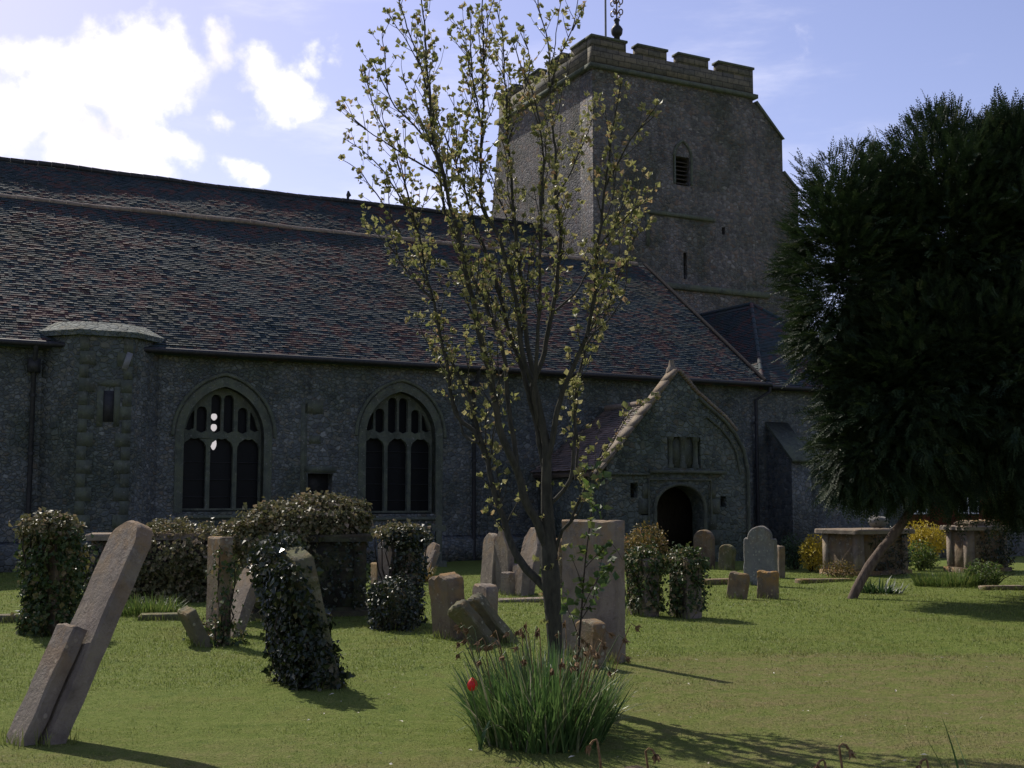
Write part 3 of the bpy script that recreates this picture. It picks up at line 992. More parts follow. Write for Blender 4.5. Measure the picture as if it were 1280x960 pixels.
# downpipes
for s_, d_, z0, kink in ((-10.98, -.12, 0, 0), (0.02, -.10, 0, 0), (9.62, -.12, 0, 1)):
    mb = MB()
    if kink:
        mb.tube([(9.85, -.38, 5.02), (9.85, -.36, 4.86), (9.5, -.14, 4.62), (9.5, -.12, 0)], .055, 8)
    else:
        mb.tube([(s_, -.38, 5.05), (s_, -.34, 4.9), (s_, d_, 4.6), (s_, d_, 0)], .055, 8)
        mb.box((s_ - .13, d_ - .12, 4.45), (s_ + .13, d_ + .10, 4.75))
    for z in (1.2, 2.6, 3.9):
        mb.tube([(s_ if not kink else 9.5, d_, z), (s_ if not kink else 9.5, d_, z + .07)], .075, 8)
    part(mb, 'downpipe', M['iron'])

# ------------------------------------------------------------------ porch
mb = MB()
door = [(3.47, -.4)] + [(3.47, 1.30)] + [(4.22 - .75 * math.cos(a), 1.30 + .66 * math.sin(a) ** .9) for a in np.linspace(0.12, math.pi - .12, 17)] + [(4.97, 1.30), (4.97, -.4)]
right = [(6.46, -.4), (6.46, 2.34), (6.32, 2.95), (6.05, 3.38), (5.68, 3.74), (5.2, 4.06), (4.78, 4.36)]
outl = door + right + [(4.2, 4.90), (2.02, 2.46), (2.02, -.4)]
mb.prism(outl, [rect(2.72, 1.66, 2.94, 2.02), rect(3.04, 1.22, 3.30, 1.58), rect(5.52, 1.42, 5.70, 1.70), rect(3.86, 2.42, 4.90, 3.22)], -3.5, -3.0)
porch = part(mb, 'porch', M['flint_porch'])
for b in [((2.02, -3.0, -.4), (2.42, -.02, 2.40)), ((6.06, -3.0, -.4), (6.46, -.02, 2.40))]:
    w = MB(); w.box(*b); w.build('side_wall', M['flint_porch'], porch)
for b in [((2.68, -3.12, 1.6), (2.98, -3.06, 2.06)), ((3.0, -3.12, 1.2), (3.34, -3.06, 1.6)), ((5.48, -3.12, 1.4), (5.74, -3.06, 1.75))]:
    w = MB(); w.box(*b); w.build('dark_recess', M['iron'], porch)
w = MB(); w.box((3.82, -3.40, 2.38), (4.94, -3.30, 3.26)); w.build('niche', M['ashlar'], porch)
for xc in (3.98, 4.38, 4.78):
    w = MB()
    w.tube([(xc, -3.43, 2.42), (xc, -3.43, 2.50), (xc, -3.43, 2.52), (xc, -3.43, 3.10), (xc, -3.43, 3.12), (xc, -3.43, 3.22)], [.10, .10, .07, .07, .10, .11], 10)
    w.build('niche_column', M['ashlar'], porch)
w = MB()
w.tube([(x, -3.53, z) for x, z in [(6.40, .6), (6.42, 2.34), (6.28, 2.93), (6.02, 3.34), (5.66, 3.69), (5.2, 4.00), (4.85, 4.25)]], .05, 8)
w.tube([(x, -3.53, z) for x, z in [(6.16, 2.3), (6.05, 2.85), (5.82, 3.2), (5.5, 3.5), (5.1, 3.76)]], .03, 8)
w.build('arch_moulding', M['ashlar'], porch)
w = MB(); w.box((3.30, -3.60, 2.28), (5.66, -3.46, 2.36)); w.box((2.1, -3.56, 2.22), (3.28, -3.46, 2.28))
w.build('string_course', M['ashlar'], porch)
w = MB()
dw = [(4.22 - .75 * math.cos(a), 1.30 + .66 * math.sin(a) ** .9) for a in np.linspace(0.12, math.pi - .12, 17)]
w.tube([(3.44, -3.53, 0), (3.44, -3.53, 1.3)] + [(x + (x - 4.22) * .05, -3.53, z + .04) for x, z in dw] + [(5.0, -3.53, 1.3), (5.0, -3.53, 0)], .05, 8)
w.tube([(3.26, -3.52, 1.1), (3.26, -3.52, 2.12), (5.2, -3.52, 2.12), (5.2, -3.52, 1.1)], .035, 6)
for k in range(5):
    for xx, sg in ((3.30, -1), (5.14, 1)):
        wd = .34 if k % 2 else .22
        w.box((min(xx, xx + sg * wd), -3.515, .05 + k * .4), (max(xx, xx + sg * wd), -3.45, .05 + k * .4 + .37))
w.build('doorway_surround', M['ashlar'], porch)
w = MB(); w.box((2.42, -2.35, 0), (6.06, -2.25, 2.44)); w.box((2.42, -2.98, 2.42), (6.06, -2.20, 2.5))
w.build('inner_door', M['darkwood'], porch)
# roof behind the parapet gable
rz, ez = 4.16, 2.36
w = MB()
slp = np.array((2.45, 0, rz - ez)); lp = np.linalg.norm(slp)
tiles(w, (1.76, -.02, ez), (0, -1, 0), slp, 2.97, lp)
tiles(w, (6.66, -3.0, ez), (0, 1, 0), slp * (-1, 1, 1), 2.97, lp)
sheet(w, [(1.76, -.02, ez), (1.76, -2.99, ez), (4.21, -2.99, rz), (4.21, -.02, rz)], .11)
sheet(w, [(6.66, -2.99, ez), (6.66, -.02, ez), (4.21, -.02, rz), (4.21, -2.99, rz)], .11)
w.build('porch_roof', M['tile_porch'], porch)
w = MB(); w.tube([(4.21, -2.99, rz + .02), (4.21, -.05, rz + .02)], .09, 8); w.build('ridge_tile', M['ridge'], porch)
w = MB()
def coping(a, b, wd=.36, th=.08):
    a = Vector(a); b = Vector(b); n = 9
    up = Vector((-(b - a).z, 0, (b - a).x)).normalized()
    if up.z < 0: up = -up
    for i in range(n):
        A = a.lerp(b, i / n); B = a.lerp(b, (i + .985) / n)
        V = [A + Vector((0, -.06, 0)), B + Vector((0, -.06, 0)), B + Vector((0, wd - .06, 0)), A + Vector((0, wd - .06, 0))]
        j = random.uniform(-.008, .008)
        V2 = [v + up * (th + j) for v in V]
        w.add([tuple(v) for v in V + V2], [(0, 3, 2, 1), (4, 5, 6, 7), (0, 1, 5, 4), (1, 2, 6, 5), (2, 3, 7, 6), (3, 0, 4, 7)])
coping((1.74, -3.5, 2.18), (4.2, -3.5, 4.92))
coping((6.05, -3.5, 3.40), (5.68, -3.5, 3.76)); coping((5.66, -3.5, 3.77), (4.78, -3.5, 4.38)); coping((4.77, -3.5, 4.39), (4.22, -3.5, 4.92))
w.build('coping', M['ashlar_warm'], porch)
w = MB(); w.tube([(4.2, -3.25, 4.9), (4.2, -3.25, 5.02), (4.2, -3.25, 5.06), (4.2, -3.25, 5.22)], [.16, .13, .09, .06], 8); w.build('finial', M['ashlar_warm'], porch)

# ------------------------------------------------------------------ tower
TS0, TS1, TD0, TD1, TZ = 9.26, 16.93, 8.8, 16.5, 17.9
mb = MB()
bel = rect(13.06, 13.85, 13.71, 15.0)
mb.prism([(TS0, 3.5), (TS1, 3.5), (TS1, TZ), (TS0, TZ)], [bel, rect(13.36, 10.15, 13.52, 11.2), rect(15.25, 12.1, 15.42, 12.4)], TD0, TD0 + .9)
slit = rect(12.55, 13.4, 12.9, 15.1)
mb.prism([(TD0 + .9, 3.5), (TD1 + 1.7, 3.5), (TD1 + 1.2, 11.5), (TD1 + .05, TZ), (TD0 + .9, TZ)], [slit], TS0, TS0 + .9, SWAP)
mb.box((TS0 + .9, TD1 - .9, 3.5), (TS1, TD1, TZ)); mb.box((TS1 - .9, TD0 + .9, 3.5), (TS1, TD1 - .9, TZ))
tower = part(mb, 'tower', M['flint_tower'])
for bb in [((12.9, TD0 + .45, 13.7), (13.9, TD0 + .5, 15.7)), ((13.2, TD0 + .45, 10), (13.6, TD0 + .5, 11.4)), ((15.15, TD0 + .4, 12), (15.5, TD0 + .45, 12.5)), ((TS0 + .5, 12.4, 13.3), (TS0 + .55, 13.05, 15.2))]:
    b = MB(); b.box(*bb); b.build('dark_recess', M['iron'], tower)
b = MB()
for k in range(6):
    z = 13.93 + k * .17
    b.prism([(TD0 + .12, z), (TD0 + .12, z + .03), (TD0 + .32, z + .15), (TD0 + .32, z + .12)], [], 13.07, 13.70, SWAP)
b.build('louvre', M['darkwood'], tower)
b = MB()
b.tube([(12.98, TD0 - .02, 13.9), (12.98, TD0 - .02, 14.98)] + [(x, TD0 - .02, z) for x, z in arch2c(13.385, .41, 14.98, .66, 8)[::-1]] + [(13.79, TD0 - .02, 13.9)], .06, 6)
b.build('belfry_surround', M['ashlar'], tower)


def ring(mb, z0, z1, g):
    mb.box((TS0 - g, TD0 - g, z0), (TS1 + g, TD0 + .3, z1)); mb.box((TS0 - g, TD0 + .3, z0), (TS0 + .3, TD1 + g, z1))
    mb.box((TS0 + .3, TD1 - .3, z0), (TS1 + g, TD1 + g, z1)); mb.box((TS1 - .3, TD0 + .3, z0), (TS1 + g, TD1 - .3, z1))
b = MB(); ring(b, 17.9, 18.06, .16); b.build('string_course', M['ashlar'], tower)
b = MB(); b.box((11.62, TD0 - .10, 12.55), (14.85, TD0 + .1, 12.70)); b.box((11.62, TD0 - .06, 11.3), (11.76, TD0 + .1, 12.545)); b.build('string_course', M['ashlar'], tower)
b = MB(); b.box((11.85, TD0 - .14, 9.70), (17.5, TD0 + .1, 9.92)); b.box((11.7, TD0 - .05, 9.0), (12.0, TD0 + .1, 10.0)); b.build('string_course', M['ashlar'], tower)
b = MB(); ring(b, 18.06, 18.76, 0.02); b.box((TS0 + .3, TD0 + .3, 18.0), (TS1 - .3, TD1 - .3, 18.06)); b.build('parapet', M['parapet'], tower)
mer = [(TS0 - .02, 10.78), (11.33, 12.68), (13.25, 14.70), (15.22, TS1 + .02)]
mer_d = [(TD0 - .02, 10.35), (10.95, 12.25), (12.9, 14.3), (14.95, TD1 + .02)]
for face in ('near', 'far', 'left', 'right'):
    for k, (a, c_) in enumerate(mer if face in ('near', 'far') else mer_d):
        if face in ('left', 'right'):
            if k == 0: a = TD0 + .335
            if k == 3: c_ = TD1 - .335
        b = MB(); cpb = MB()
        zt = 19.12
        if face == 'near': lo, hi = (a, TD0 - .02, 18.76), (c_, TD0 + .33, zt)
        elif face == 'far': lo, hi = (a, TD1 - .33, 18.76), (c_, TD1 + .02, zt)
        elif face == 'left': lo, hi = (TS0 - .02, a, 18.76), (TS0 + .33, c_, zt)
        else: lo, hi = (TS1 - .33, a, 18.76), (TS1 + .02, c_, zt)
        b.box(lo, hi)
        m = b.build('merlon', M['parapet'], tower)
        cpb.box((lo[0] - .05, lo[1] - .05, zt), (hi[0] + .05, hi[1] + .05, zt + .09), None)
        if not (face in ('left', 'right') and k in (0, 3)):
            cpb.build('coping', M['ashlar'], m)
        else:
            sh = .06
            lo2 = (lo[0] - .05, lo[1] + (sh if k == 0 else -.0), zt + .001); hi2 = (hi[0] + .05, hi[1] - (sh if k == 3 else 0), zt + .088)
            c2 = MB(); c2.box(lo2, hi2); c2.build('coping', M['ashlar'], m)
b = MB()
b.tube([(TS0 + .6, TD0 + .5, 18.93), (TS1 - .4, TD0 + .5, 18.93)], .014, 5)
for x in np.arange(TS0 + .8, TS1 - .3, 1.4): b.tube([(x, TD0 + .5, 18.05), (x, TD0 + .5, 18.95)], .015, 5)
b.build('safety_rail', M['iron'], tower)
b = MB()
for d in (15.6, 15.0, 14.4): b.tube([(TS0 + .5, d, 18.05), (TS0 + .5, d, 20.05 if d > 15.2 else 19.75)], .03, 5)
b.tube([(TS0 + .5, 15.6, 19.7), (TS0 + .5, 14.2, 19.7)], .025, 5)
b.build('roof_ladder', M['iron'], tower)
# buttress of the far corner, two weathered stages
b = MB()
b.prism([(TS1, 3.5), (19.2, 3.5), (19.2, 14.3), (18.42, 15.0), (18.42, 16.4), (17.05, 17.75), (TS1, 17.75)], [], TD0 - .006, TD0 + 1.5)
b.build('buttress', M['flint_tower'], tower)
for pr in ([(18.40, 16.42), (18.50, 16.42), (17.10, 17.83), (17.0, 17.78)], [(19.18, 14.32), (19.28, 14.32), (18.46, 15.08), (18.40, 15.02)]):
    b = MB(); b.prism(pr, [], TD0 - .10, TD0 + 1.55); b.build('weathering', M['ashlar'], tower)
b = MB(); b.tube([(10.38, 9.6, 18.06), (10.38, 9.6, 23.5)], [.045, .035], 8); b.build('flagpole', M['lead'], tower)
# gilded scrollwork vane on an urn
b = MB()
X0, Y0 = 10.9, 9.6
b.tube([(X0, Y0, 18.06), (X0, Y0, 19.72), (X0, Y0, 19.74), (X0, Y0, 19.82), (X0, Y0, 19.98), (X0, Y0, 20.12), (X0, Y0, 20.16), (X0, Y0, 20.30), (X0, Y0, 20.36), (X0, Y0, 20.42), (X0, Y0, 20.46)],
       [.12, .12, .17, .22, .24, .15, .10, .09, .13, .10, .03], 12)
van = b.build('vane_urn', M['iron'], tower)
b = MB(); b.tube([(X0, Y0, 20.42), (X0, Y0, 22.6)], .03, 6); b.build('vane_rod', M['iron'], van) if False else b.build('vane_rod', M['iron'], tower)
for z0 in (20.62, 21.05, 21.5, 21.95):
    b = MB()
    for k in range(4):
        a = k * math.pi / 2 + .5
        pts = [(X0, Y0, z0 - .03)]
        for q in range(13):
            th = q / 12 * 1.7 * math.pi
            r = .15 + .12 * math.cos(th + math.pi) * (1 - q / 24) + .03
            pts.append((X0 + r * math.cos(a), Y0 + r * math.sin(a), z0 + .02 + .15 * math.sin(th) * (1 - q / 30)))
        b.tube(pts, .026, 5)
    b.build('vane_scroll', M['gold'], tower)


# ------------------------------------------------------------------ headstones
def outline(W, H, shape, seed=0, rough=.006):
    h = W / 2
    pts = [(-h, -.25), (h, -.25)]
    def seg(a, b, n):
        for i in range(1, n + 1):
            pts.append((a[0] + (b[0] - a[0]) * i / n, a[1] + (b[1] - a[1]) * i / n))
    if shape == 'round':
        zs = H - W * .40
        seg((h, -.25), (h, zs), 12)
        for a in np.linspace(0, math.pi, 19)[1:]: pts.append((h * math.cos(a), zs + W * .40 * math.sin(a)))
    elif shape == 'segment':
        zs = H - W * .16
        seg((h, -.25), (h, zs), 14)
        for f in np.linspace(1, -1, 15)[1:]: pts.append((h * f, zs + W * .16 * (1 - f * f)))
    elif shape == 'shoulder':
        zs = H - W * .42
        seg((h, -.25), (h, zs), 12); pts.append((h * .92, zs + W * .05)); pts.append((h * .74, zs + W * .05))
        for a in np.linspace(.1, math.pi - .1, 15): pts.append((h * .74 * math.cos(a), zs + W * .05 + W * .37 * math.sin(a)))
        pts.append((-h * .74, zs + W * .05)); pts.append((-h * .92, zs + W * .05)); pts.append((-h, zs))
    elif shape == 'point':
        zs = H - W * .55
        seg((h, -.25), (h, zs), 12); seg((h, zs), (h * .06, H), 7); seg((h * .06, H), (-h * .06, H), 1); seg((-h * .06, H), (-h, zs), 7)
    elif shape == 'broken':
        zs = H * .90
        seg((h, -.25), (h, zs), 12)
        for i, f in enumerate(np.linspace(1, -1, 13)[1:]):
            pts.append((h * f, H * (.965 + .03 * float(vnoise(f * 2.4 + seed * 2.1, seed)) - .05 * f ** 6)))
    elif shape == 'jagged':
        zs = H * .70
        seg((h, -.25), (h, zs), 10)
        seg((h, zs), (h * .45, H * .88), 3); seg((h * .45, H * .88), (h * .30, H), 2); seg((h * .30, H), (-h * .5, H * .96), 4); seg((-h * .5, H * .96), (-h, H * .83), 3)
    else:
        seg((h, -.25), (h, H), 14); seg((h, H), (-h, H), 8)
    m = len(pts)
    seg((-h, pts[-1][1]), (-h, -.25), 13)
    pts = pts[:-1]
    out = []
    for i, (x, z) in enumerate(pts):
        if z <= -.2: out.append((x, z)); continue
        out.append((x + rough * float(vnoise(z * 9 + x * 4, seed + .3)) + random.gauss(0, rough * .25), z + rough * float(vnoise(x * 11, seed + 1.7)) + random.gauss(0, rough * .25)))
    return out


def smat(base, yaw, back=0, side=0):
    return Matrix.Translation(base) @ Matrix.Rotation(RAD(yaw), 4, 'Z') @ Matrix.Rotation(RAD(side), 4, 'Y') @ Matrix.Rotation(RAD(-back), 4, 'X')


STONES = []                      # footprints, for the longer grass at their feet


def headstone(label, px, py, W, H, T, yaw, back=0, side=0, shape='round', mat='pink', cat='headstone', name='headstone', rough=.006, group='weathered headstones on the lawn', panel=False):
    base = GG(px, py)
    yaw = yaw - math.degrees(math.atan2(base.x, base.y))      # turned as seen from the path
    Mx = smat(base, yaw, back, side)
    mb = MB()
    seed = len(STONES)
    ol = outline(W, H, shape, seed, rough)
    b = min(.02, T * .2)
    h = T / 2
    mb.prism(ol, [], -h, 0, None, b)
    mb.prism(ol, [], h, 0, None, b)
    o = mb.build(name, M[mat])
    o.matrix_world = Mx
    tag(o, label, cat, group)
    STONES.append((base, W, T, yaw))
    return o, Mx


# large leaning slabs at the left front
headstone('big leaning headstone with a rounded top, tilted far to the right in the left foreground', 51, 929, .42, 1.56, .10, -66, 24, 0, 'round', 'pink', rough=.008)
headstone('small leaning stone propped against the foot of the big tilted headstone', 23, 934, .24, .80, .085, -64, 25, 0, 'flat', 'pink', rough=.008)
# ivy smothered stones
s2, M2 = headstone('upright headstone buried inside a column of ivy at the far left', 58, 792, .52, 1.28, .16, -55, 0, 0, 'round', 'brown')
s3, M3 = headstone('dark leaning headstone half buried in glossy ivy, in front of the ivied tomb', 396, 856, .70, 1.20, .14, -70, -13, -2, 'segment', 'mossy', rough=.01)
s5, M5 = headstone('tall narrow headstone seen almost edge on beside the ivy covered tomb', 271, 803, .46, 1.19, .125, -72, 0, 0, 'flat', 'brown')
headstone('low stone leaning right just behind the tall edge-on headstone', 287, 792, .46, .88, .10, -68, 20, 0, 'round', 'pink')
headstone('short mossy stump of a stone leaning left at the foot of the tall edge-on headstone', 252, 806, .40, .46, .10, -74, -27, 0, 'broken', 'mossy', rough=.012)
s9, M9 = headstone('pale headstone with ivy over its right half, left of the small lawn gap', 495, 777, .84, 1.12, .12, -60, 0, 0, 'segment', 'pink')
headstone('small stone with a dark edge standing close to the left of the pale ivied headstone', 471, 748, .38, .58, .12, -74, 0, 0, 'flat', 'brown')
s9c, M9c = headstone('low left-leaning stone wrapped in dark ivy in front of the pale ivied headstone', 492, 787, .50, .52, .12, -58, -6, -3, 'segment', 'mossy')
headstone('small far headstone leaning right with weeds at its foot, under the second church window', 526, 724, .44, .82, .10, -60, 24, 0, 'shoulder', 'pink')
# row near the wall behind the young tree
headstone('upright round-topped far headstone, first of the row seen behind the young tree', 610, 738, .52, 1.02, .10, -66, 4, 0, 'round', 'pink')
headstone('pointed far headstone, tallest of the row seen behind the young tree', 630, 740, .56, 1.12, .10, -62, -2, 0, 'point', 'pink')
headstone('tiny stump between the far headstones left of the young tree', 634, 743, .26, .40, .11, -55, 0, 0, 'broken', 'pink', rough=.01)
headstone('ragged far headstone leaning right, seen through the fork of the young tree', 652, 741, .62, 1.20, .11, -64, 15, 0, 'jagged', 'pink', rough=.014)
headstone('low pale stone at the foot of the ragged leaning headstone', 648, 743, .38, .55, .12, -60, 6, 0, 'broken', 'pink', rough=.01)
headstone('slim far headstone seen between the tree trunk and the tall slab', 697, 735, .44, .88, .10, -68, 0, 0, 'round', 'brown')
# middle of the lawn
headstone('thick flat-topped old headstone with a worn ragged top, mid lawn left of the daffodils', 562, 800, .42, .74, .20, -58, -5, -2, 'broken', 'brown', rough=.012)
headstone('squat worn headstone behind the pair of toppled stones', 605, 793, .40, .60, .13, -64, 0, 0, 'broken', 'pink', rough=.012)
headstone('toppled stone leaning far to the left, nearer of a pair beside the daffodils', 606, 809, .25, .56, .10, -42, -30, -24, 'broken', 'mossy', rough=.012)
headstone('toppled stone leaning far to the left, right hand one of a pair beside the daffodils', 630, 806, .25, .64, .10, -42, -28, -27, 'broken', 'mossy', rough=.012)
headstone('tall square-topped slab standing just right of the young tree', 740, 826, .86, 1.37, .095, -50, 0, 0, 'flat', 'pink', rough=.007)
headstone('small footstone in front of the tall square-topped slab', 737, 836, .32, .44, .12, -55, 0, 0, 'segment', 'brown')
si1, MI1 = headstone('thick ivied headstone just right of the tall square-topped slab', 803, 768, .52, .84, .20, -60, 0, 0, 'broken', 'pink')
si2, MI2 = headstone('thick ivied headstone with a brown ledge of stone, second from the tall slab', 856, 770, .52, .84, .20, -60, 0, 0, 'broken', 'pink')
# in front of the porch
headstone('plain round-topped headstone standing in front of the porch doorway', 880, 712, .52, .88, .11, -36, 0, 0, 'round', 'brown')
headstone('small dark headstone with yellow moss on top, leaning right near the porch', 907, 714, .38, .58, .11, -34, 0, 7, 'round', 'mossy')
headstone('large grey headstone with a rounded shouldered top, right of the porch door', 951, 731, .62, 1.12, .13, -16, 0, 0, 'shoulder', 'grey', rough=.009)
headstone('sunlit slim headstone peeping out behind the large grey headstone', 972, 722, .36, .66, .11, -62, 0, 2, 'flat', 'pink')
headstone('low square stone leaning right in front of the large grey headstone', 920, 749, .33, .44, .10, -30, 0, 9, 'broken', 'brown', rough=.009)
headstone('low stone topped with orange lichen in front of the large grey headstone', 959, 748, .34, .46, .11, -30, 0, 2, 'broken', 'lichen_top', rough=.009)

# flat slabs and kerbs in the turf
def ledger(label, px, py, L, D, Hh, yaw, mat='brown', cat='grave slab', name='grave_slab'):
    base = GG(px, py)
    mb = MB()
    n = 10
    top = [(-L / 2 + L * i / n, -D / 2 + .02 * vnoise(i * 1.3, 1)) for i in range(n + 1)] + [(L / 2 - L * i / n, D / 2 + .02 * vnoise(i * 1.1, 2)) for i in range(n + 1)]
    mb.prism([(float(a), float(b)) for a, b in top], [], 0, Hh + .1, Matrix(((1, 0, 0, 0), (0, 0, 1, 0), (0, -1, 0, Hh), (0, 0, 0, 1))), .02)
    o = mb.build(name, M[mat]); o.location = base; o.rotation_euler = (0, 0, RAD(yaw))
    tag(o, label, cat)
    STONES.append((base, L, D, yaw))
ledger('low mossy kerb stone lying in front of the ivied chest tomb', 210, 775, .75, .30, .08, 12, 'mossy', 'grave kerb', 'grave_kerb')
ledger('low kerb stone at the left edge beside the ivy column', 2, 776, .6, .3, .10, 20, 'mossy', 'grave kerb', 'grave_kerb')
ledger('flat pinkish slab let into the lawn behind the young tree', 655, 751, .95, .35, .05, 20, 'pink')
ledger('flat slab edge lying in the lawn left of the large grey headstone', 900, 730, .75, .30, .10, 22, 'brown')
ledger('flat stone lying along the foot of the table tomb by the yew', 1030, 727, 1.1, .3, .06, 10, 'brown')
ledger('pale kerb stone in the shade at the right edge under the yew', 1252, 738, .8, .2, .07, 10, 'pink', 'grave kerb', 'grave_kerb')

# slim stone cross by the wall
def cross():
    base = GG(548, 708)
    mb = MB()
    mb.prism([(-.09, -.2), (.09, -.2), (.075, .85), (.17, .85), (.18, 1.0), (.075, 1.0), (.085, 1.18), (0, 1.26), (-.085, 1.18), (-.075, 1.0), (-.18, 1.0), (-.17, .85), (-.075, .85)], [], -.07, .07, None, .012)
    mb.prism([(-.2, -.2), (.2, -.2), (.18, .14), (-.18, .14)], [], -.16, .16)
    o = mb.build('grave_cross', M['ashlar']); o.location = base; o.rotation_euler = (0, 0, RAD(10))
    tag(o, 'slim weathered stone cross close to the church wall', 'grave cross')
cross()


# ------------------------------------------------------------------ chest tombs
def chest_tomb(label, px, py, L, D, H, yaw, over=.10, step=None, mat='brown', slab_mat='pink', pil=True, lump=False, ragged=0.01):
    base = GG(px, py)
    root = thing('chest_tomb', label, 'chest tomb', base, RAD(yaw), 'old chest tombs')
    b = MB()
    b.box((-L / 2, -D / 2, -.2), (L / 2, D / 2, H - .10))
    b.build('chest', M[mat], root)
    for sx in (-1, 1):
        for sy in (-1, 1):
            p = MB()
            cx, cy = sx * (L / 2 - .06), sy * (D / 2 - .06)
            p.box((cx - .085, cy - .085, -.15), (cx + .085, cy + .085, H - .103))
            p.build('corner_pilaster', M[slab_mat], root)
    s = MB()
    n = 16
    def edge(a, b, k):
        return [(a[0] + (b[0] - a[0]) * i / n + ragged * float(vnoise(i * .9 + k, k)), a[1] + (b[1] - a[1]) * i / n + ragged * float(vnoise(i * 1.1 + k, k + 3))) for i in range(n)]
    x, y = L / 2 + over, D / 2 + over
    ol = edge((-x, -y), (x, -y), 1) + edge((x, -y), (x, y), 2) + edge((x, y), (-x, y), 3) + edge((-x, y), (-x, -y), 4)
    s.prism(ol, [], 0, .10, Matrix(((1, 0, 0, 0), (0, 0, 1, 0), (0, -1, 0, H), (0, 0, 0, 1))), .025)
    s.build('table_slab', M[slab_mat], root)
    pl = MB(); pl.box((-L / 2 - .08, -D / 2 - .08, -.25), (L / 2 + .08, D / 2 + .08, .10)); pl.build('plinth', M[mat], root)
    if step:
        pl = MB(); pl.box((-L / 2 - step, -D / 2 - step, -.3), (L / 2 + step, D / 2 + step, .06)); pl.build('step', M[mat], root)
    STONES.append((base, L, D, yaw))
    return root, Matrix.Translation(base) @ Matrix.Rotation(RAD(yaw), 4, 'Z')


t1, MT1 = chest_tomb('long chest tomb with pale table slab, ivied right end, behind the big leaning headstone', 188, 748, 1.75, .85, 1.08, 14, .12)
t2, MT2 = chest_tomb('chest tomb on a stepped base, capped by a mound of ivy', 384, 768, 1.45, .90, 1.10, 16, .10, .22, 'dark_stone', 'dark_stone')
t3, MT3 = chest_tomb('chest tomb with a wide thin table slab beside the leaning yew trunk', 1082, 717, 1.38, 1.05, .98, 27.7, .14, None, 'brown', 'pink')
t4, MT4 = chest_tomb('chest tomb with a broken ragged slab in the shade under the yew', 1222, 714, 1.0, .70, 1.03, 18, .12, None, 'brown', 'pink', ragged=.05)
# a broken lump on the third one
def lump():
    mb = MB()
    n, m = 14, 9
    V = []
    for j in range(m + 1):
        ph = math.pi * j / m
        for i in range(n):
            th = 2 * math.pi * i / n
            p = np.array((.24 * math.sin(ph) * math.cos(th), .17 * math.sin(ph) * math.sin(th), .14 + .14 * -math.cos(ph)))
            p[:] = p * (1 + .22 * wob(p * 9, 3)) + .03 * wob(p * 17, 8)
            p[2] = max(p[2], 0)
            V.append(p)
    mb.add(V, [(j * n + i, j * n + (i + 1) % n, (j + 1) * n + (i + 1) % n, (j + 1) * n + i) for j in range(m) for i in range(n)])
    o = mb.build('stone_lump', M['grey']); o.location = MT3 @ Vector((.22, -.2, .985)); o.rotation_euler = (0, 0, .4)
    tag(o, 'rough lump of broken grey stone lying on the table slab beside the yew', 'stone lump')
    mb = MB()
    mb.prism([(-.42, 0), (.40, .02), (.46, .06), (.30, .13), (.0, .10), (-.25, .12), (-.46, .05)], [], -.26, .28, None, .03)
    o = mb.build('broken_slab', M['lichen_top']); o.location = MT4 @ Vector((.02, -.05, 1.032)); o.rotation_euler = (0, 0, RAD(24))
    tag(o, 'broken piece of slab lying on top of the tomb under the yew', 'broken slab')
lump()


# ------------------------------------------------------------------ ivy
def box_pts(Mx, lo, hi, n, thick, bottom=False):
    lo = np.array(lo, float); hi = np.array(hi, float); d = hi - lo
    faces = [(0, -1), (0, 1), (1, -1), (1, 1), (2, 1)]
    ar = np.array([d[1] * d[2], d[1] * d[2], d[0] * d[2], d[0] * d[2], d[0] * d[1]])
    f = RNG.choice(5, n, p=ar / ar.sum())
    p = lo + RNG.random((n, 3)) * d
    nr = np.zeros((n, 3))
    for k, (ax, sg) in enumerate(faces):
        q = f == k
        p[q, ax] = hi[ax] if sg > 0 else lo[ax]
        nr[q, ax] = sg
    off = thick * (RNG.random(n) ** 1.3) * 1.2 + thick * 1.0 * wob(p * 2.6, lo[0])
    p = p + nr * off[:, None]
    # round the corners
    A = np.array(Mx)[:3, :3]
    k = wob(p * 4.1, lo[1] * 9 + 2) > -.42 - .5 * RNG.random(n)
    p, nr = p[k], nr[k]
    # trailing runners that leave the mass
    for _ in range(max(3, n // 160)):
        i = RNG.integers(len(p)); q = p[i].copy(); d = unit(nr[i] * .5 + RNG.normal(0, .6, 3) + np.array((0, 0, -.25)))
        m = RNG.integers(4, 10)
        run = []
        for _k in range(m):
            d = unit(d + RNG.normal(0, .3, 3) + np.array((0, 0, -.12))); q = q + d * .035; run.append(q.copy())
        run = np.array(run); run[:, 2] = np.maximum(run[:, 2], .01)
        p = np.vstack([p, run]); nr = np.vstack([nr, np.repeat(nr[i][None], m, 0)])
    return xf(p, Mx), nr @ A.T


def ell_pts(c, r, n, inner=.72, zmin=None):
    d = rand_dirs(n); r = np.array(r, float)
    rad = inner + (1.04 - inner) * RNG.random(n) ** .6
    p = d * r * (rad * (1 + .16 * wob(d * 2.4 + np.array(c), c[0])))[:, None]
    nr = unit(d / r)
    p = p + np.array(c, float)
    if zmin is not None:
        k = p[:, 2] > zmin; p, nr = p[k], nr[k]
    return p, nr


def leaves_from(mb, p, nr, size, droop=.6, wr=.95, jitter=.6, fold=.18):
    n = len(p)
    ax = unit(nr * .55 + RNG.normal(0, jitter, (n, 3)) + np.array((0, 0, -droop)))
    nn = unit(nr + RNG.normal(0, .45, (n, 3)) + np.array((0, 0, .35)))
    L = size * RNG.uniform(.6, 1.25, n)
    mb.soup(leaf_tris(p, ax, nn, L, L * wr, fold), np.repeat(RNG.random(n), 2))


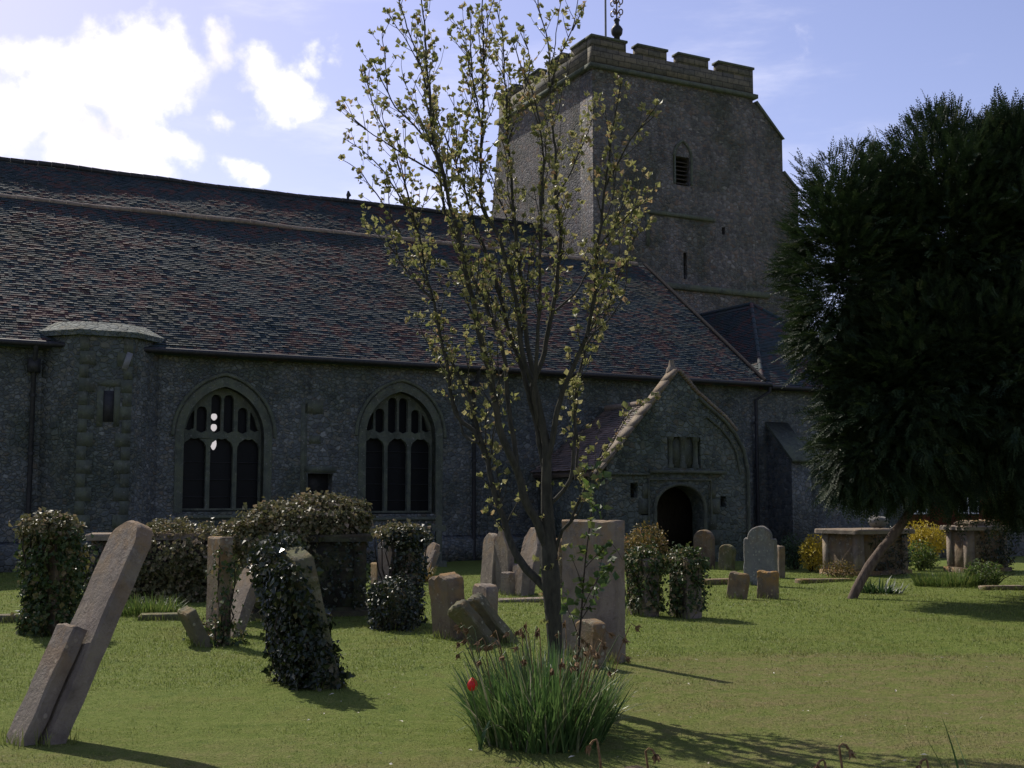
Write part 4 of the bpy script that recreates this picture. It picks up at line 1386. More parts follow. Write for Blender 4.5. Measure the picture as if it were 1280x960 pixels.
def ivy(label, sources, size, mat, base, core=None, cat='ivy'):
    base = Vector(base)
    root = thing('ivy', label, cat, base, 0, 'ivy on the old tombs')
    mb = MB()
    for p, nr in sources:
        for rep in range(2):
            leaves_from(mb, p - np.array(base) + RNG.normal(0, .035, p.shape) * rep, nr, size * RNG.uniform(.38, 1.15, (len(p))))
    mb.build('leaves', M[mat], root)
    st = MB()
    allp = np.vstack([s[0] for s in sources]) - np.array(base)
    hub = np.array((0, 0, .05))
    for k in range(22):
        a = allp[RNG.integers(len(allp))]; b = np.array((a[0] * .8, a[1] * .8, max(0.0, a[2] - .5)))
        nrm = np.array((a[0], a[1], 0.0))
        mid = (a + b) / 2 + RNG.normal(0, .05, 3)
        st.tube([hub, b, mid, a], [.012, .010, .008, .004], 5, False)
    if core:
        for Mx, lo, hi in core:
            st.box(lo, hi, Matrix.Translation(-base) @ Mx)
    st.build('stems', M['twig'], root)
    return root


# column of ivy at the far left
b = M2.translation
ivy('column of ivy swallowing a headstone at the far left, pale leaves on top',
    [box_pts(M2, (-.27, -.13, 0), (.27, .14, 1.26), 3000, .11)], .072, 'ivy', b)
ivy('pale yellowish ivy leaves crowning the ivy column at the far left', [ell_pts((b.x, b.y, 1.27), (.36, .34, .17), 650)], .07, 'ivy_pale', b + Vector((0, .05, 0)))
# leaning ivied stone
ivy('dark glossy ivy hanging over the leaning headstone in the foreground',
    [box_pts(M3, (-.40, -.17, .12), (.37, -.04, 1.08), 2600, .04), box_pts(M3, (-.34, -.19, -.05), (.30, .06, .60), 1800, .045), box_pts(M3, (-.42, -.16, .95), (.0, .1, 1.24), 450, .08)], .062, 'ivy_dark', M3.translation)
ivy('sprigs of ivy clinging to the edge of the tall narrow headstone', [box_pts(M5, (.20, -.08, 0), (.25, .08, 1.05), 240, .04), box_pts(M5, (-.3, -.15, 0), (.3, .15, .14), 260, .08)], .055, 'ivy', M5.translation)
# chest tomb right end
ivy('thick ivy spilling down the right end of the long chest tomb',
    [box_pts(MT1, (-.25, -.62, 0), (1.0, .3, 1.00), 4200, .20), ell_pts(tuple(MT1 @ Vector((.55, -.4, .35))), (.6, .4, .42), 1500)], .078, 'ivy_pale', MT1.translation, [(MT1, (-.15, -.5, -.1), (.92, .3, .96))])
ivy('sparse dark ivy added to darken the shaded left end of the long chest tomb', [box_pts(MT1, (-.9, -.5, 0), (-.3, -.40, .92), 700, .05), box_pts(MT1, (-.93, -.45, 0), (-.86, .4, .92), 500, .05)], .065, 'ivy_dark', MT1.translation + Vector((-.5, 0, 0)))  # ivy added to give this end the dark tone of shadow
# mound on second tomb
c2 = MT2.translation
src = [ell_pts(tuple(MT2 @ Vector((x, y, z))), r, n, .6, .95) for x, y, z, r, n in
       [(-.35, -.1, 1.22, (.62, .55, .34), 2200), (.15, 0, 1.28, (.60, .55, .36), 2200), (-.78, -.15, 1.08, (.50, .45, .26), 1400), (.40, .05, 1.40, (.30, .30, .22), 700), (.74, .1, 1.33, (.15, .15, .24), 500)]]
src.append(box_pts(MT2, (-.95, -.55, .55), (-.1, -.50, 1.1), 1300, .14))
src.append(box_pts(MT2, (-.85, -.50, .05), (-.6, .40, 1.1), 900, .12))
ivy('mound of silvery weathered ivy heaped over the stepped chest tomb', src, .075, 'ivy_pale', c2)
ivy('thin ivy hanging down the shaded side of the stepped chest tomb', [box_pts(MT2, (-.72, -.50, .1), (.74, .46, 1.0), 1500, .05)], .06, 'ivy_dark', c2 + Vector((.1, -.1, 0)))
# pale headstone, right half
ivy('ivy hanging over the right half of the pale headstone', [box_pts(M9, (.20, -.10, 0), (.44, .10, 1.10), 1100, .05), ell_pts(tuple(M9 @ Vector((.30, 0, 1.10))), (.30, .22, .11), 450)], .062, 'ivy_dark', M9.translation)
ivy('dry brown ivy tufts along the top of the pale headstone', [ell_pts(tuple(M9 @ Vector((.1, 0, 1.17))), (.34, .34, .09), 420)], .06, 'ivy_pale', M9.translation + Vector((0, .1, 0)))
ivy('dense dark ivy wrapping the low left-leaning stone', [box_pts(M9c, (-.25, -.14, 0), (.28, .14, .52), 1100, .07)], .058, 'ivy_dark', M9c.translation)
for Mx, lab in ((MI1, 'ivy with silvery leaves over the thick stone nearest the tall slab'), (MI2, 'ivy with silvery leaves over the thick stone with the brown ledge')):
    ivy(lab, [box_pts(Mx, (-.12, -.13, .12), (.28, .12, .80), 800, .05), box_pts(Mx, (-.27, -.11, .66), (.28, .12, .86), 300, .05)], .062, 'ivy', Mx.translation)
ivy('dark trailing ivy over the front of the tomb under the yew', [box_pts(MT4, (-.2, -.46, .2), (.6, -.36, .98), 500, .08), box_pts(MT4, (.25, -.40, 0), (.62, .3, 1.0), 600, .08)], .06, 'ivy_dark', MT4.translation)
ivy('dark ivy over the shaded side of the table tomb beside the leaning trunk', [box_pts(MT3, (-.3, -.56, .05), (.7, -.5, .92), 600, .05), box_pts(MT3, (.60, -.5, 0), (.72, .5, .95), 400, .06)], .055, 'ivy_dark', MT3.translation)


# ------------------------------------------------------------------ shrubs and small plants
def shrub(name, label, cat, c, r, n, size, mat, zmin=.02, droop=.0, wr=.6):
    c = Vector(c)
    root = thing(name, label, cat, (c.x, c.y, float(ground_z(c.x, c.y))), 0)
    b = np.array(root.location)
    mb = MB()
    for k in range(5):
        o = RNG.normal(0, .28, 3) * np.array(r)
        p, nr = ell_pts(tuple(np.array(c) + o), tuple(np.array(r) * .72), n // 5, .45, zmin)
        leaves_from(mb, p - b, nr, size, droop, wr)
    mb.build('leaves', M[mat], root)
    st = MB()
    for k in range(9):
        d = RNG.normal(0, .5, 2)
        st.tube([(d[0] * .05, d[1] * .05, -.03), (d[0] * r[0] * .5, d[1] * r[1] * .5, c.z * .8), (d[0] * r[0] * .9, d[1] * r[1] * .9, c.z * 1.3)], [.015, .01, .005], 5, False)
    st.build('stems', M['twig'], root)
    return root


g = AT(803, 690, 27.5)
shrub('shrub', 'bronze and gold leaved shrub growing beside the porch doorway', 'shrub', (g.x, g.y, .50), (.62, .55, .58), 3200, .075, 'olive_leaf')
g = AT(1014, 694, 27.5)
shrub('shrub', 'yellow flowering shrub left of the table tomb', 'shrub', (g.x, g.y, .36), (.40, .45, .42), 1800, .06, 'gold_leaf')
g = AT(994, 695, 28.2)
shrub('shrub', 'round dark green shrub between the grey headstone and the yellow shrub', 'shrub', (g.x, g.y, .36), (.40, .4, .38), 1500, .06, 'green_leaf')
g = AT(1158, 688, 29)
shrub('shrub', 'large yellow flowering shrub behind the yew, right of the table tomb', 'shrub', (g.x, g.y, .62), (.62, .55, .42), 2600, .065, 'gold_leaf')
g = AT(1150, 702, 28)
shrub('shrub', 'low green shrub under the large yellow shrub', 'shrub', (g.x, g.y, .22), (.5, .4, .34), 1500, .065, 'sap_leaf')


def blades(mb, base, az, lean, length, width, curve, seg=5, rnd=None):
    """curved, tapering strips standing on base points"""
    n = len(base)
    hd = np.stack([np.cos(az), np.sin(az), np.zeros(n)], 1)
    sd = np.stack([-np.sin(az + RNG.normal(0, .7, n)), np.cos(az + RNG.normal(0, .7, n)), np.zeros(n)], 1)
    L = []; R = []
    p = base.astype(float).copy(); a = lean.copy()
    prof = 1 - np.linspace(0, 1, seg + 1) ** 2.2 * .93
    for i in range(seg + 1):
        w = (width * prof[i] * .5)[:, None]
        L.append(p - sd * w); R.append(p + sd * w)
        st = (length / seg)[:, None]
        p = p + st * (hd * np.sin(a)[:, None] + np.array((0, 0, 1)) * np.cos(a)[:, None])
        a = a + curve / seg
    if rnd is None: rnd = RNG.random(n)
    q = []
    for i in range(seg):
        q.append(np.stack([L[i], R[i], R[i + 1], L[i + 1]], 1))
    mb.soup(np.concatenate(q), np.tile(rnd, seg))


def tuft(name, label, cat, c, rx, ry, n, L, W, mat, lean=.35):
    z0 = float(ground_z(c[0], c[1]))
    mb = MB()
    a = RNG.uniform(0, 2 * math.pi, n); r = np.sqrt(RNG.random(n))
    bx = np.stack([rx * r * np.cos(a), ry * r * np.sin(a), np.full(n, -.02)], 1)
    az = np.arctan2(bx[:, 1] / ry, bx[:, 0] / rx) + RNG.normal(0, .8, n)
    blades(mb, bx, az, np.abs(RNG.normal(0, lean * .6, n)) + lean * r * .6, L * RNG.uniform(.5, 1.15, n), W * RNG.uniform(.7, 1.2, n), RNG.normal(.5, .4, n), 4)
    o = mb.build(name, M[mat]); o.location = (c[0], c[1], z0)
    return tag(o, label, cat)


g = GG(185, 770); tuft('grass_tuft', 'tuft of long grass in front of the ivied chest tomb', 'grass tuft', g, .42, .25, 700, .34, .012, 'sap_leaf', .5)
g = GG(1100, 741); tuft('leafy_plant', 'clump of strappy green leaves to the right of the leaning yew trunk', 'plant', g, .35, .2, 130, .34, .035, 'green_leaf', .9)
g = GG(1195, 734); tuft('grass_tuft', 'long grass growing round the foot of the tomb under the yew', 'grass tuft', g, .75, .35, 1200, .36, .012, 'sap_leaf', .45)
g = GG(1238, 734); shrub('shrub', 'small leafy weed bush in front of the tomb under the yew', 'shrub', (g.x, g.y, .2), (.45, .3, .28), 900, .06, 'sap_leaf')
g = GG(517, 726); tuft('grass_tuft', 'weeds round the foot of the small leaning headstone under the second window', 'grass tuft', g, .35, .25, 350, .40, .018, 'olive_leaf', .4)
g = GG(527, 728); shrub('shrub', 'yellowish weed bush against the small leaning headstone under the second window', 'shrub', (g.x - .12, g.y - .1, .38), (.20, .16, .42), 420, .06, 'olive_leaf')
g = GG(1060, 722); shrub('shrub', 'olive ground plant at the foot of the table tomb', 'shrub', (g.x - .2, g.y - .1, .10), (.5, .2, .18), 700, .05, 'olive_leaf')


# ------------------------------------------------------------------ daffodil clump with one red tulip
def daffodils():
    c = np.array((0.20, 8.5)); rx, ry = .44, .66
    root = thing('daffodil_clump', 'big clump of fading daffodil leaves and withered flowers round the foot of the young tree', 'daffodils', (c[0], c[1], float(ground_z(*c))), 0)
    n = 1500
    a = RNG.uniform(0, 2 * math.pi, n); r = np.sqrt(RNG.random(n))
    bx = np.stack([rx * r * np.cos(a), ry * r * np.sin(a), np.full(n, -.02)], 1)
    az = a + RNG.normal(0, .7, n)
    mb = MB()
    blades(mb, bx, az, np.abs(RNG.normal(.05, .14, n)) + .24 * r ** 2, RNG.uniform(.32, .72, n) * (1.08 - .28 * r), RNG.uniform(.012, .022, n), np.abs(RNG.normal(.28, .35, n)), 6)
    m = 160
    a = RNG.uniform(0, 2 * math.pi, m); r = .55 + .45 * np.sqrt(RNG.random(m))
    bx = np.stack([rx * r * np.cos(a), ry * r * np.sin(a), np.full(m, -.02)], 1)
    blades(mb, bx, a + RNG.normal(0, .4, m), np.abs(RNG.normal(.45, .2, m)), RNG.uniform(.32, .55, m), RNG.uniform(.010, .017, m), np.abs(RNG.normal(.8, .5, m)), 6)
    mb.build('leaves', M['daff'], root)
    for k in range(46):
        a = RNG.uniform(0, 2 * math.pi); r = math.sqrt(RNG.random())
        x, y = rx * r * math.cos(a) * .95, ry * r * math.sin(a) * .95
        lean = .10 + .42 * r * RNG.random(); h = RNG.uniform(.56, .78)
        aa = a + RNG.normal(0, .5)
        ex, ey = x + math.cos(aa) * lean * h, y + math.sin(aa) * lean * h
        zz = h * math.cos(lean * .8)
        dx, dy = math.cos(aa), math.sin(aa)
        st = MB()
        st.tube([(x, y, 0), (x + (ex - x) * .4, y + (ey - y) * .4, zz * .5), (ex, ey, zz - .02), (ex + dx * .018, ey + dy * .018, zz + .008), (ex + dx * .045, ey + dy * .045, zz - .012)], [.0042, .004, .0035, .003, .004], 5)
        s = st.build('flower_stalk', M['stalk'] if RNG.random() < .6 else M['dead'], root)
        hd = MB()
        q = np.array((ex + dx * .045, ey + dy * .045, zz - .012))
        m2 = 9
        ax = unit(np.array((dx, dy, -1.1)) + RNG.normal(0, .45, (m2, 3)))
        hd.soup(leaf_tris(np.repeat(q[None], m2, 0), ax, rand_dirs(m2), RNG.uniform(.03, .062, m2), RNG.uniform(.012, .024, m2), .5), .5)
        hd.build('withered_head', M['dead'], s)
    # tulip
    g = AT(600, 925, 7.92); g.z = float(ground_z(g.x, g.y))
    t = thing('tulip', 'single red tulip at the left edge of the daffodil clump', 'tulip', g, 0)
    top = AT(590, 858, g.y)
    loc = top - Vector(g)
    st = MB(); st.tube([(0, 0, -.02), (loc.x * .4, 0, loc.z * .55), (loc.x, 0, loc.z - .02)], [.005, .0045, .004], 6); st.build('stalk', M['stalk'], t)
    f = MB()
    for ring_, k6 in ((.036, 0), (.027, .5)):
        for k in range(3):
            a = 2 * math.pi * (k + k6) / 3
            V = []
            for j in range(6):
                v = j / 5
                rr = ring_ * (math.sin(math.pi * min(1, v * .9 + .12)) ** .7) * (1 if v < .6 else 1 - (v - .6) * .4)
                zz = loc.z - .025 + .085 * v
                wd = .75 * math.sin(math.pi * (.12 + .80 * v))
                for s in (-1, 0, 1):
                    V.append((loc.x + rr * math.cos(a + s * wd * .75), rr * math.sin(a + s * wd * .75), zz - abs(s) * .004))
            f.add(V, [(j * 3 + i, j * 3 + i + 1, j * 3 + i + 4, j * 3 + i + 3) for j in range(5) for i in range(2)])
    f.build('flower', M['tulip'], t, True)
    lf = MB()
    blades(lf, np.array([[0, 0, 0], [.01, 0, 0], [0, .01, 0.]]), np.array([0.5, 2.6, 4.4]), np.array([.2, .25, .3]), np.array([.22, .25, .2]), np.array([.03, .03, .028]), np.array([.5, .4, .6]), 6)
    lf.build('leaf', M['daff'], t)


daffodils()


# withered daffodils standing in the near flower bed
def dead_flower(px, py, hook, label, tall=True, Y=6.6):
    tip = AT(px, py, Y)
    b = Vector((tip.x + .02, Y, float(ground_z(tip.x, Y))))
    root = thing('withered_daffodil', label, 'withered daffodil', b, 0, 'withered daffodils in the near flower bed')
    h = tip.z - b.z
    s = MB()
    d = hook
    s.tube([(0, 0, -.02), (-.01, .0, h * .55), (-.025, 0, h - .012), (-.02 + d * .012, 0, h + .002), (-.02 + d * .032, 0, h - .006), (-.02 + d * .044, 0, h - .026)], [.0075, .007, .006, .006, .0065, .009], 6)
    s.build('stalk', M['dead'], root)
    f = MB()
    q = np.array((-.02 + d * .045, 0, h - .026)); m2 = 12
    ax = unit(np.array((d * .4, 0, -1.0)) + RNG.normal(0, .30, (m2, 3)))
    f.soup(leaf_tris(np.repeat(q[None], m2, 0), ax, rand_dirs(m2), RNG.uniform(.035, .065, m2), RNG.uniform(.016, .026, m2), .5), .5)
    f.build('withered_head', M['dead'], root)


dead_flower(748, 925, -1, 'withered daffodil head in the front flower bed, below the right edge of the daffodil clump', Y=6.9)
dead_flower(808, 936, 1, 'withered daffodil stalk hooking right at the bottom edge, right of the clump')
dead_flower(1050, 930, 1, 'tallest withered daffodil in the bottom right foreground, hooked to the right')
dead_flower(1032, 950, -1, 'short withered daffodil close to the left of the tallest one')
dead_flower(1160, 949, -1, 'short withered daffodil beside the green leaf blades at the bottom right')
g = G(1188, 990)
mb = MB()
blades(mb, np.array([[0, 0, 0], [.07, .0, 0], [.13, .02, 0], [.02, .03, 0.]]), np.array([3.0, 3.1, 3.0, 2.8]), np.array([.22, .15, .18, .3]), np.array([.46, .44, .38, .34]), np.array([.02, .019, .017, .015]), np.array([.22, .22, .25, .3]), 7, np.array([.2, .3, .4, .35]))
o = mb.build('daffodil_leaves', M['daff']); o.location = (g.x, g.y, float(ground_z(g.x, g.y)))
tag(o, 'few upright daffodil leaf blades at the bottom right edge', 'plant')

# ------------------------------------------------------------------ young tree with opening leaves
def densify(pts, step=.07):
    out = [pts[0]]
    n = len(pts)
    for i in range(n - 1):
        p0 = pts[max(i - 1, 0)]; p1 = pts[i]; p2 = pts[i + 1]; p3 = pts[min(i + 2, n - 1)]
        m = max(1, int((p2 - p1).length / step))
        for k in range(1, m + 1):
            t = k / m
            out.append(.5 * ((2 * p1) + (p2 - p0) * t + (2 * p0 - 5 * p1 + 4 * p2 - p3) * t * t + (3 * p1 - p0 - 3 * p2 + p3) * t ** 3))
    return out


def leaf_cluster(P, A, p, d, n, spread=.5):
    for _ in range(n):
        P.append(np.array(p) + RNG.normal(0, .008, 3)); A.append(np.array(d) + RNG.normal(0, spread, 3))


def young_tree():
    Y0 = 9.75
    b = GG(692, 873); Y0 = b.y
    root = thing('young_tree', 'young multi-stemmed tree with small opening yellow-green leaves, rising from the daffodils', 'tree', b, 0)
    bz = np.array(b)
    def W(path, dep0, dep1):
        n = len(path)
        return [AT(px, py, Y0 + dep0 + (dep1 - dep0) * (i / max(1, n - 1))) - b for i, (px, py) in enumerate(path)]
    trunk = MB()
    P, A = [], []
    tr = densify(W([(692, 885), (694, 840), (693, 790), (690, 745), (687, 700), (685, 660), (683, 607), (683, 557), (675, 523)], 0, 0))
    n = len(tr)
    trunk.tube(tr, [(.060 + .018 * max(0, 1 - abs(i / n - .45) / .25) - .030 * max(0, i / n - .5) * 2) + .018 * max(0, 1 - i / 6) for i in range(n)], 10)
    trunk.build('trunk', M['bark'], root, True)
    br = [  # path, depth at start / end, radius start / end, first leafy fraction
        ([(688, 742), (668, 722), (650, 700), (635, 668), (618, 613), (608, 573), (596, 530), (583, 490), (570, 460), (555, 440)], 0, .45, .030, .010, .25),
        ([(608, 573), (593, 540), (570, 517), (555, 440), (542, 380), (532, 337), (520, 281), (504, 225), (492, 187), (470, 140), (454, 87)], .25, .7, .016, .004, .15),
        ([(687, 690), (673, 657), (657, 627), (647, 587), (628, 550), (620, 507), (610, 460), (600, 420), (590, 375), (580, 325), (570, 285), (554, 219), (542, 175), (535, 94), (529, 19), (526, -25)], 0, -.55, .032, .004, .25),
        ([(647, 587), (640, 540), (633, 480), (627, 430), (612, 395), (595, 355), (575, 310), (557, 265), (545, 187), (539, 131), (514, 47), (498, 0), (492, -30)], -.1, .35, .018, .004, .2),
        ([(683, 600), (672, 540), (655, 470), (635, 410), (620, 350), (595, 285), (578, 230), (570, 206), (548, 150), (533, 100)], 0, .6, .022, .004, .25),
        ([(683, 557), (673, 500), (655, 450), (648, 400), (640, 350), (620, 290), (601, 250), (603, 156), (604, 78), (603, 0), (602, -35)], 0, -.3, .022, .004, .25),
        ([(675, 523), (670, 490), (662, 450), (657, 405), (653, 355), (645, 300), (639, 219), (635, 181), (632, 110), (628, 50), (622, 10)], 0, .2, .020, .004, .25),
        ([(673, 530), (668, 480), (672, 430), (675, 355), (676, 281), (679, 200), (672, 140), (655, 90), (642, 55)], 0, -.6, .016, .004, .3),
        ([(683, 560), (672, 510), (665, 487), (677, 450), (690, 392), (697, 342), (701, 294), (695, 250), (693, 175), (687, 125), (686, 62), (676, 19), (670, -20)], .05, .4, .022, .004, .25),
        ([(684, 580), (697, 513), (715, 460), (733, 422), (742, 372), (747, 317), (748, 300), (757, 231), (762, 187), (770, 140), (775, 105)], 0, -.5, .022, .005, .2),
        ([(686, 630), (713, 600), (718, 540), (722, 473), (735, 430), (755, 395), (775, 340), (790, 290), (795, 245), (805, 215)], 0, .5, .014, .004, .15),
        ([(693, 690), (703, 663), (713, 653), (730, 610), (742, 587), (755, 560)], 0, -.3, .014, .004, .1),
        ([(720, 600), (722, 560), (719, 520), (724, 480)], .1, .3, .010, .004, .1),
        ([(600, 553), (580, 543), (562, 483), (548, 450), (530, 420), (520, 395)], .2, .7, .010, .003, .15),
        ([(540, 375), (510, 340), (480, 300), (455, 280)], .3, .9, .010, .003, .1),
        ([(551, 219), (507, 194), (467, 169), (439, 147)], -.4, -.7, .008, .003, .1),
        ([(520, 281), (490, 230), (461, 194), (432, 175)], .5, .9, .008, .003, .1),
        ([(500, 290), (475, 250), (451, 216), (428, 200)], .4, 1.0, .007, .003, .1),
        ([(540, 180), (510, 150), (489, 125), (482, 91), (478, 40)], .3, -.1, .008, .003, .1),
        ([(687, 110), (700, 70), (711, 47), (722, 5), (726, -20)], .35, .5, .007, .003, .1),
        ([(695, 250), (715, 210), (735, 165), (745, 120)], .3, .7, .008, .003, .1),
        ([(757, 231), (775, 200), (795, 165), (818, 145)], -.4, -.7, .008, .003, .1),
        ([(748, 310), (768, 285), (785, 268), (798, 255)], -.3, -.5, .007, .003, .1),
        ([(690, 392), (715, 370), (735, 340), (760, 300), (770, 270)], .2, .7, .009, .003, .1),
        ([(635, 410), (612, 370), (580, 350), (545, 330), (510, 320)], .2, .8, .009, .003, .1),
        ([(603, 156), (592, 110), (589, 60), (587, 15)], -.2, -.5, .007, .003, .1),
        ([(570, 206), (582, 160), (589, 125), (585, 70), (575, 31)], .5, .8, .007, .003, .1),
        ([(635, 181), (650, 130), (662, 90), (655, 40)], .2, .6, .007, .003, .1),
        ([(645, 300), (625, 250), (612, 215), (610, 190)], .2, .5, .007, .003, .1),
        ([(733, 422), (755, 405), (780, 370), (783, 330)], -.2, .3, .008, .003, .1)]
    todo = [(densify(W(path, d0, d1)), d1, r0, r1, t0, 0) for path, d0, d1, r0, r1, t0 in br]
    mb_ = None
    done = []
    while todo:
        pts, d1, r0, r1, t0, level = todo.pop(0)
        m = len(pts)
        for i in range(m):
            pts[i] = pts[i] + Vector((.010 * float(vnoise(i * .5 + d1 * 9, 2)), .014 * float(vnoise(i * .4 + d1 * 7, 5)), 0))
        rr = [(1.35 if level == 0 else 1.0) * r0 + (r1 - (1.35 if level == 0 else 1.0) * r0) * (i / (m - 1)) ** .7 for i in range(m)]
        if level == 0:
            if mb_ is not None: mb_.build('branch', M['bark'], root, True)
            mb_ = MB()
            k = max(2, int(m * .07 * 2.3)) if r0 > .0105 else 1
            new = []
            for j in range(k):
                i = int(m * (.22 + .62 * (j + random.random()) / k)); i = min(i, m - 2)
                if i < 2: continue
                t = (pts[i + 1] - pts[i - 1]).normalized()
                sd = t.orthogonal().normalized(); sd = Matrix.Rotation(random.random() * 6.28, 3, t) @ sd
                ln = random.uniform(.30, .85 if r0 > .0105 else .32) * (1.0 - .30 * i / m)
                d = (t * .95 + sd * .30 + Vector((0, 0, .30))).normalized()
                q = [pts[i]]
                for _s in range(int(ln / .09) + 1):
                    d = (d + Vector((random.gauss(0, .07), random.gauss(0, .07), .035))).normalized()
                    q.append(q[-1] + d * .09)
                new.append((densify(q), d1, max(.006, rr[i] * .42), .003, .12, 1))
            todo[:0] = new
        mb_.tube(pts, rr, 7, False)
        ga = random.random() * 6
        acc = 0
        for i in range(int(m * t0), m - 1):
            f = i / m
            t = (pts[i + 1] - pts[i - 1 if i else 0]).normalized()
            side = t.orthogonal().normalized(); bi = t.cross(side)
            if random.random() < (.26 + .28 * f) * (1 + .7 * float(vnoise(i * .35 + d1 * 20, r0 * 900))):
                ga += 2.4
                pr = side * math.cos(ga) + bi * math.sin(ga)
                leaf_cluster(P, A, pts[i] + pr * (rr[i] + .006), t * .6 + pr, random.choice((2, 3, 3, 4, 6)))
            acc += 1
            if acc >= 1 and random.random() < .66:
                acc = 0
                ga += 2.4
                pr = side * math.cos(ga) + bi * math.sin(ga)
                ln = random.uniform(.09, .36) * (1.1 - .35 * f)
                d = (t * .72 + pr * .62 + Vector((0, 0, .28))).normalized()
                q = [pts[i]]
                k = max(2, int(ln / .05))
                for s in range(k):
                    d = (d + Vector((random.gauss(0, .10), random.gauss(0, .10), .06))).normalized()
                    q.append(q[-1] + d * (ln / k))
                    if random.random() < .66:
                        sd = d.orthogonal().normalized(); sd = Matrix.Rotation(random.random() * 6.28, 3, d) @ sd
                        leaf_cluster(P, A, q[-1] + sd * .012, d * .5 + sd, random.choice((1, 2, 2, 3)))
                mb_.tube(q, [max(.0034, rr[i] * .28) * (1 - .55 * s / k) for s in range(k + 1)], 5, False)
                leaf_cluster(P, A, q[-1], d, random.randint(3, 6), .6)
        leaf_cluster(P, A, pts[-1], t, 6, .6)
    mb_.build('branch', M['bark'], root, True)
    # sprouts low on the trunk
    for k in range(26):
        i = random.randrange(8, 24); a = random.random() * 6.28
        p = tr[i] + Vector((math.cos(a), math.sin(a), 0)) * random.uniform(.05, .13)
        if random.random() < .5: leaf_cluster(P, A, p, (math.cos(a), math.sin(a), .6), 3)
    P = np.array(P); A = unit(np.array(A) + np.array((0, 0, .35)))
    n = len(P)
    lv = MB()
    L = RNG.uniform(.024, .060, n)
    lv.soup(leaf_tris(P, A, rand_dirs(n) + np.array((0, 0, .8)), L, L * RNG.uniform(.75, 1.05, n), .20), np.repeat(RNG.random(n), 2))
    lv.build('leaves', M['tree_leaf'], root)
    print('young tree leaves', n)


young_tree()


def sapling():
    b = GG(722, 878)
    b.y = 9.15; b = Vector((AT(722, 878, 9.15).x, 9.15, float(ground_z(.5, 9.15))))
    root = thing('sapling', 'thin dark sapling with bright green lobed leaves in front of the tall slab', 'sapling', b, 0)
    st = MB(); P, A = [], []
    def W(path, d0=0, d1=0): return densify([AT(px, py, b.y + d0 + (d1 - d0) * i / (len(path) - 1)) - b for i, (px, py) in enumerate(path)], .05)
    for path, d0, d1, r0, t0 in [([(722, 890), (722, 850), (724, 800), (727, 765), (729, 730), (733, 690), (738, 650), (741, 625)], 0, .1, .011, .35),
                                 ([(726, 775), (740, 752), (746, 725), (752, 700)], 0, .15, .005, .2), ([(724, 800), (716, 775), (706, 755)], 0, -.1, .004, .2),
                                 ([(722, 830), (712, 815), (706, 800)], 0, .1, .004, .3), ([(729, 735), (722, 715), (716, 700)], 0, -.1, .004, .1),
                                 ([(731, 710), (750, 690), (765, 680), (778, 700)], 0, -.15, .004, .2), ([(727, 765), (738, 740), (755, 712)], 0, -.1, .004, .2)]:
        pts = W(path, d0, d1); m = len(pts)
        st.tube(pts, [r0 * (1 - .65 * i / m) for i in range(m)], 6, False)
        for i in range(int(m * t0), m):
            if random.random() < .55:
                a = random.random() * 6.28
                leaf_cluster(P, A, pts[i], (math.cos(a), math.sin(a), .1), random.randint(2, 4), .5)
    for px, py, k in [(745, 632, 14), (738, 605, 8), (740, 582, 5), (750, 600, 6), (722, 690, 6), (748, 690, 10), (760, 712, 10), (752, 725, 10), (730, 745, 9), (712, 742, 6), (745, 660, 6), (770, 690, 5)]:
        q = AT(px, py, b.y + random.uniform(-.1, .1)) - b
        for _ in range(k):
            leaf_cluster(P, A, q + Vector((random.gauss(0, .035), random.gauss(0, .04), random.gauss(0, .035))), RNG.normal(0, 1, 3), 1)
    st.build('stem', M['twig'], root, True)
    P = np.array(P); A = unit(np.array(A)); n = len(P)
    lv = MB(); L = RNG.uniform(.045, .090, n)
    lv.soup(leaf_tris(P, A, rand_dirs(n) * .6 + np.array((0, -.4, .7)), L, L * .85, .12), np.repeat(RNG.random(n), 2))
    lv.build('leaves', M['sap_leaf'], root)


sapling()

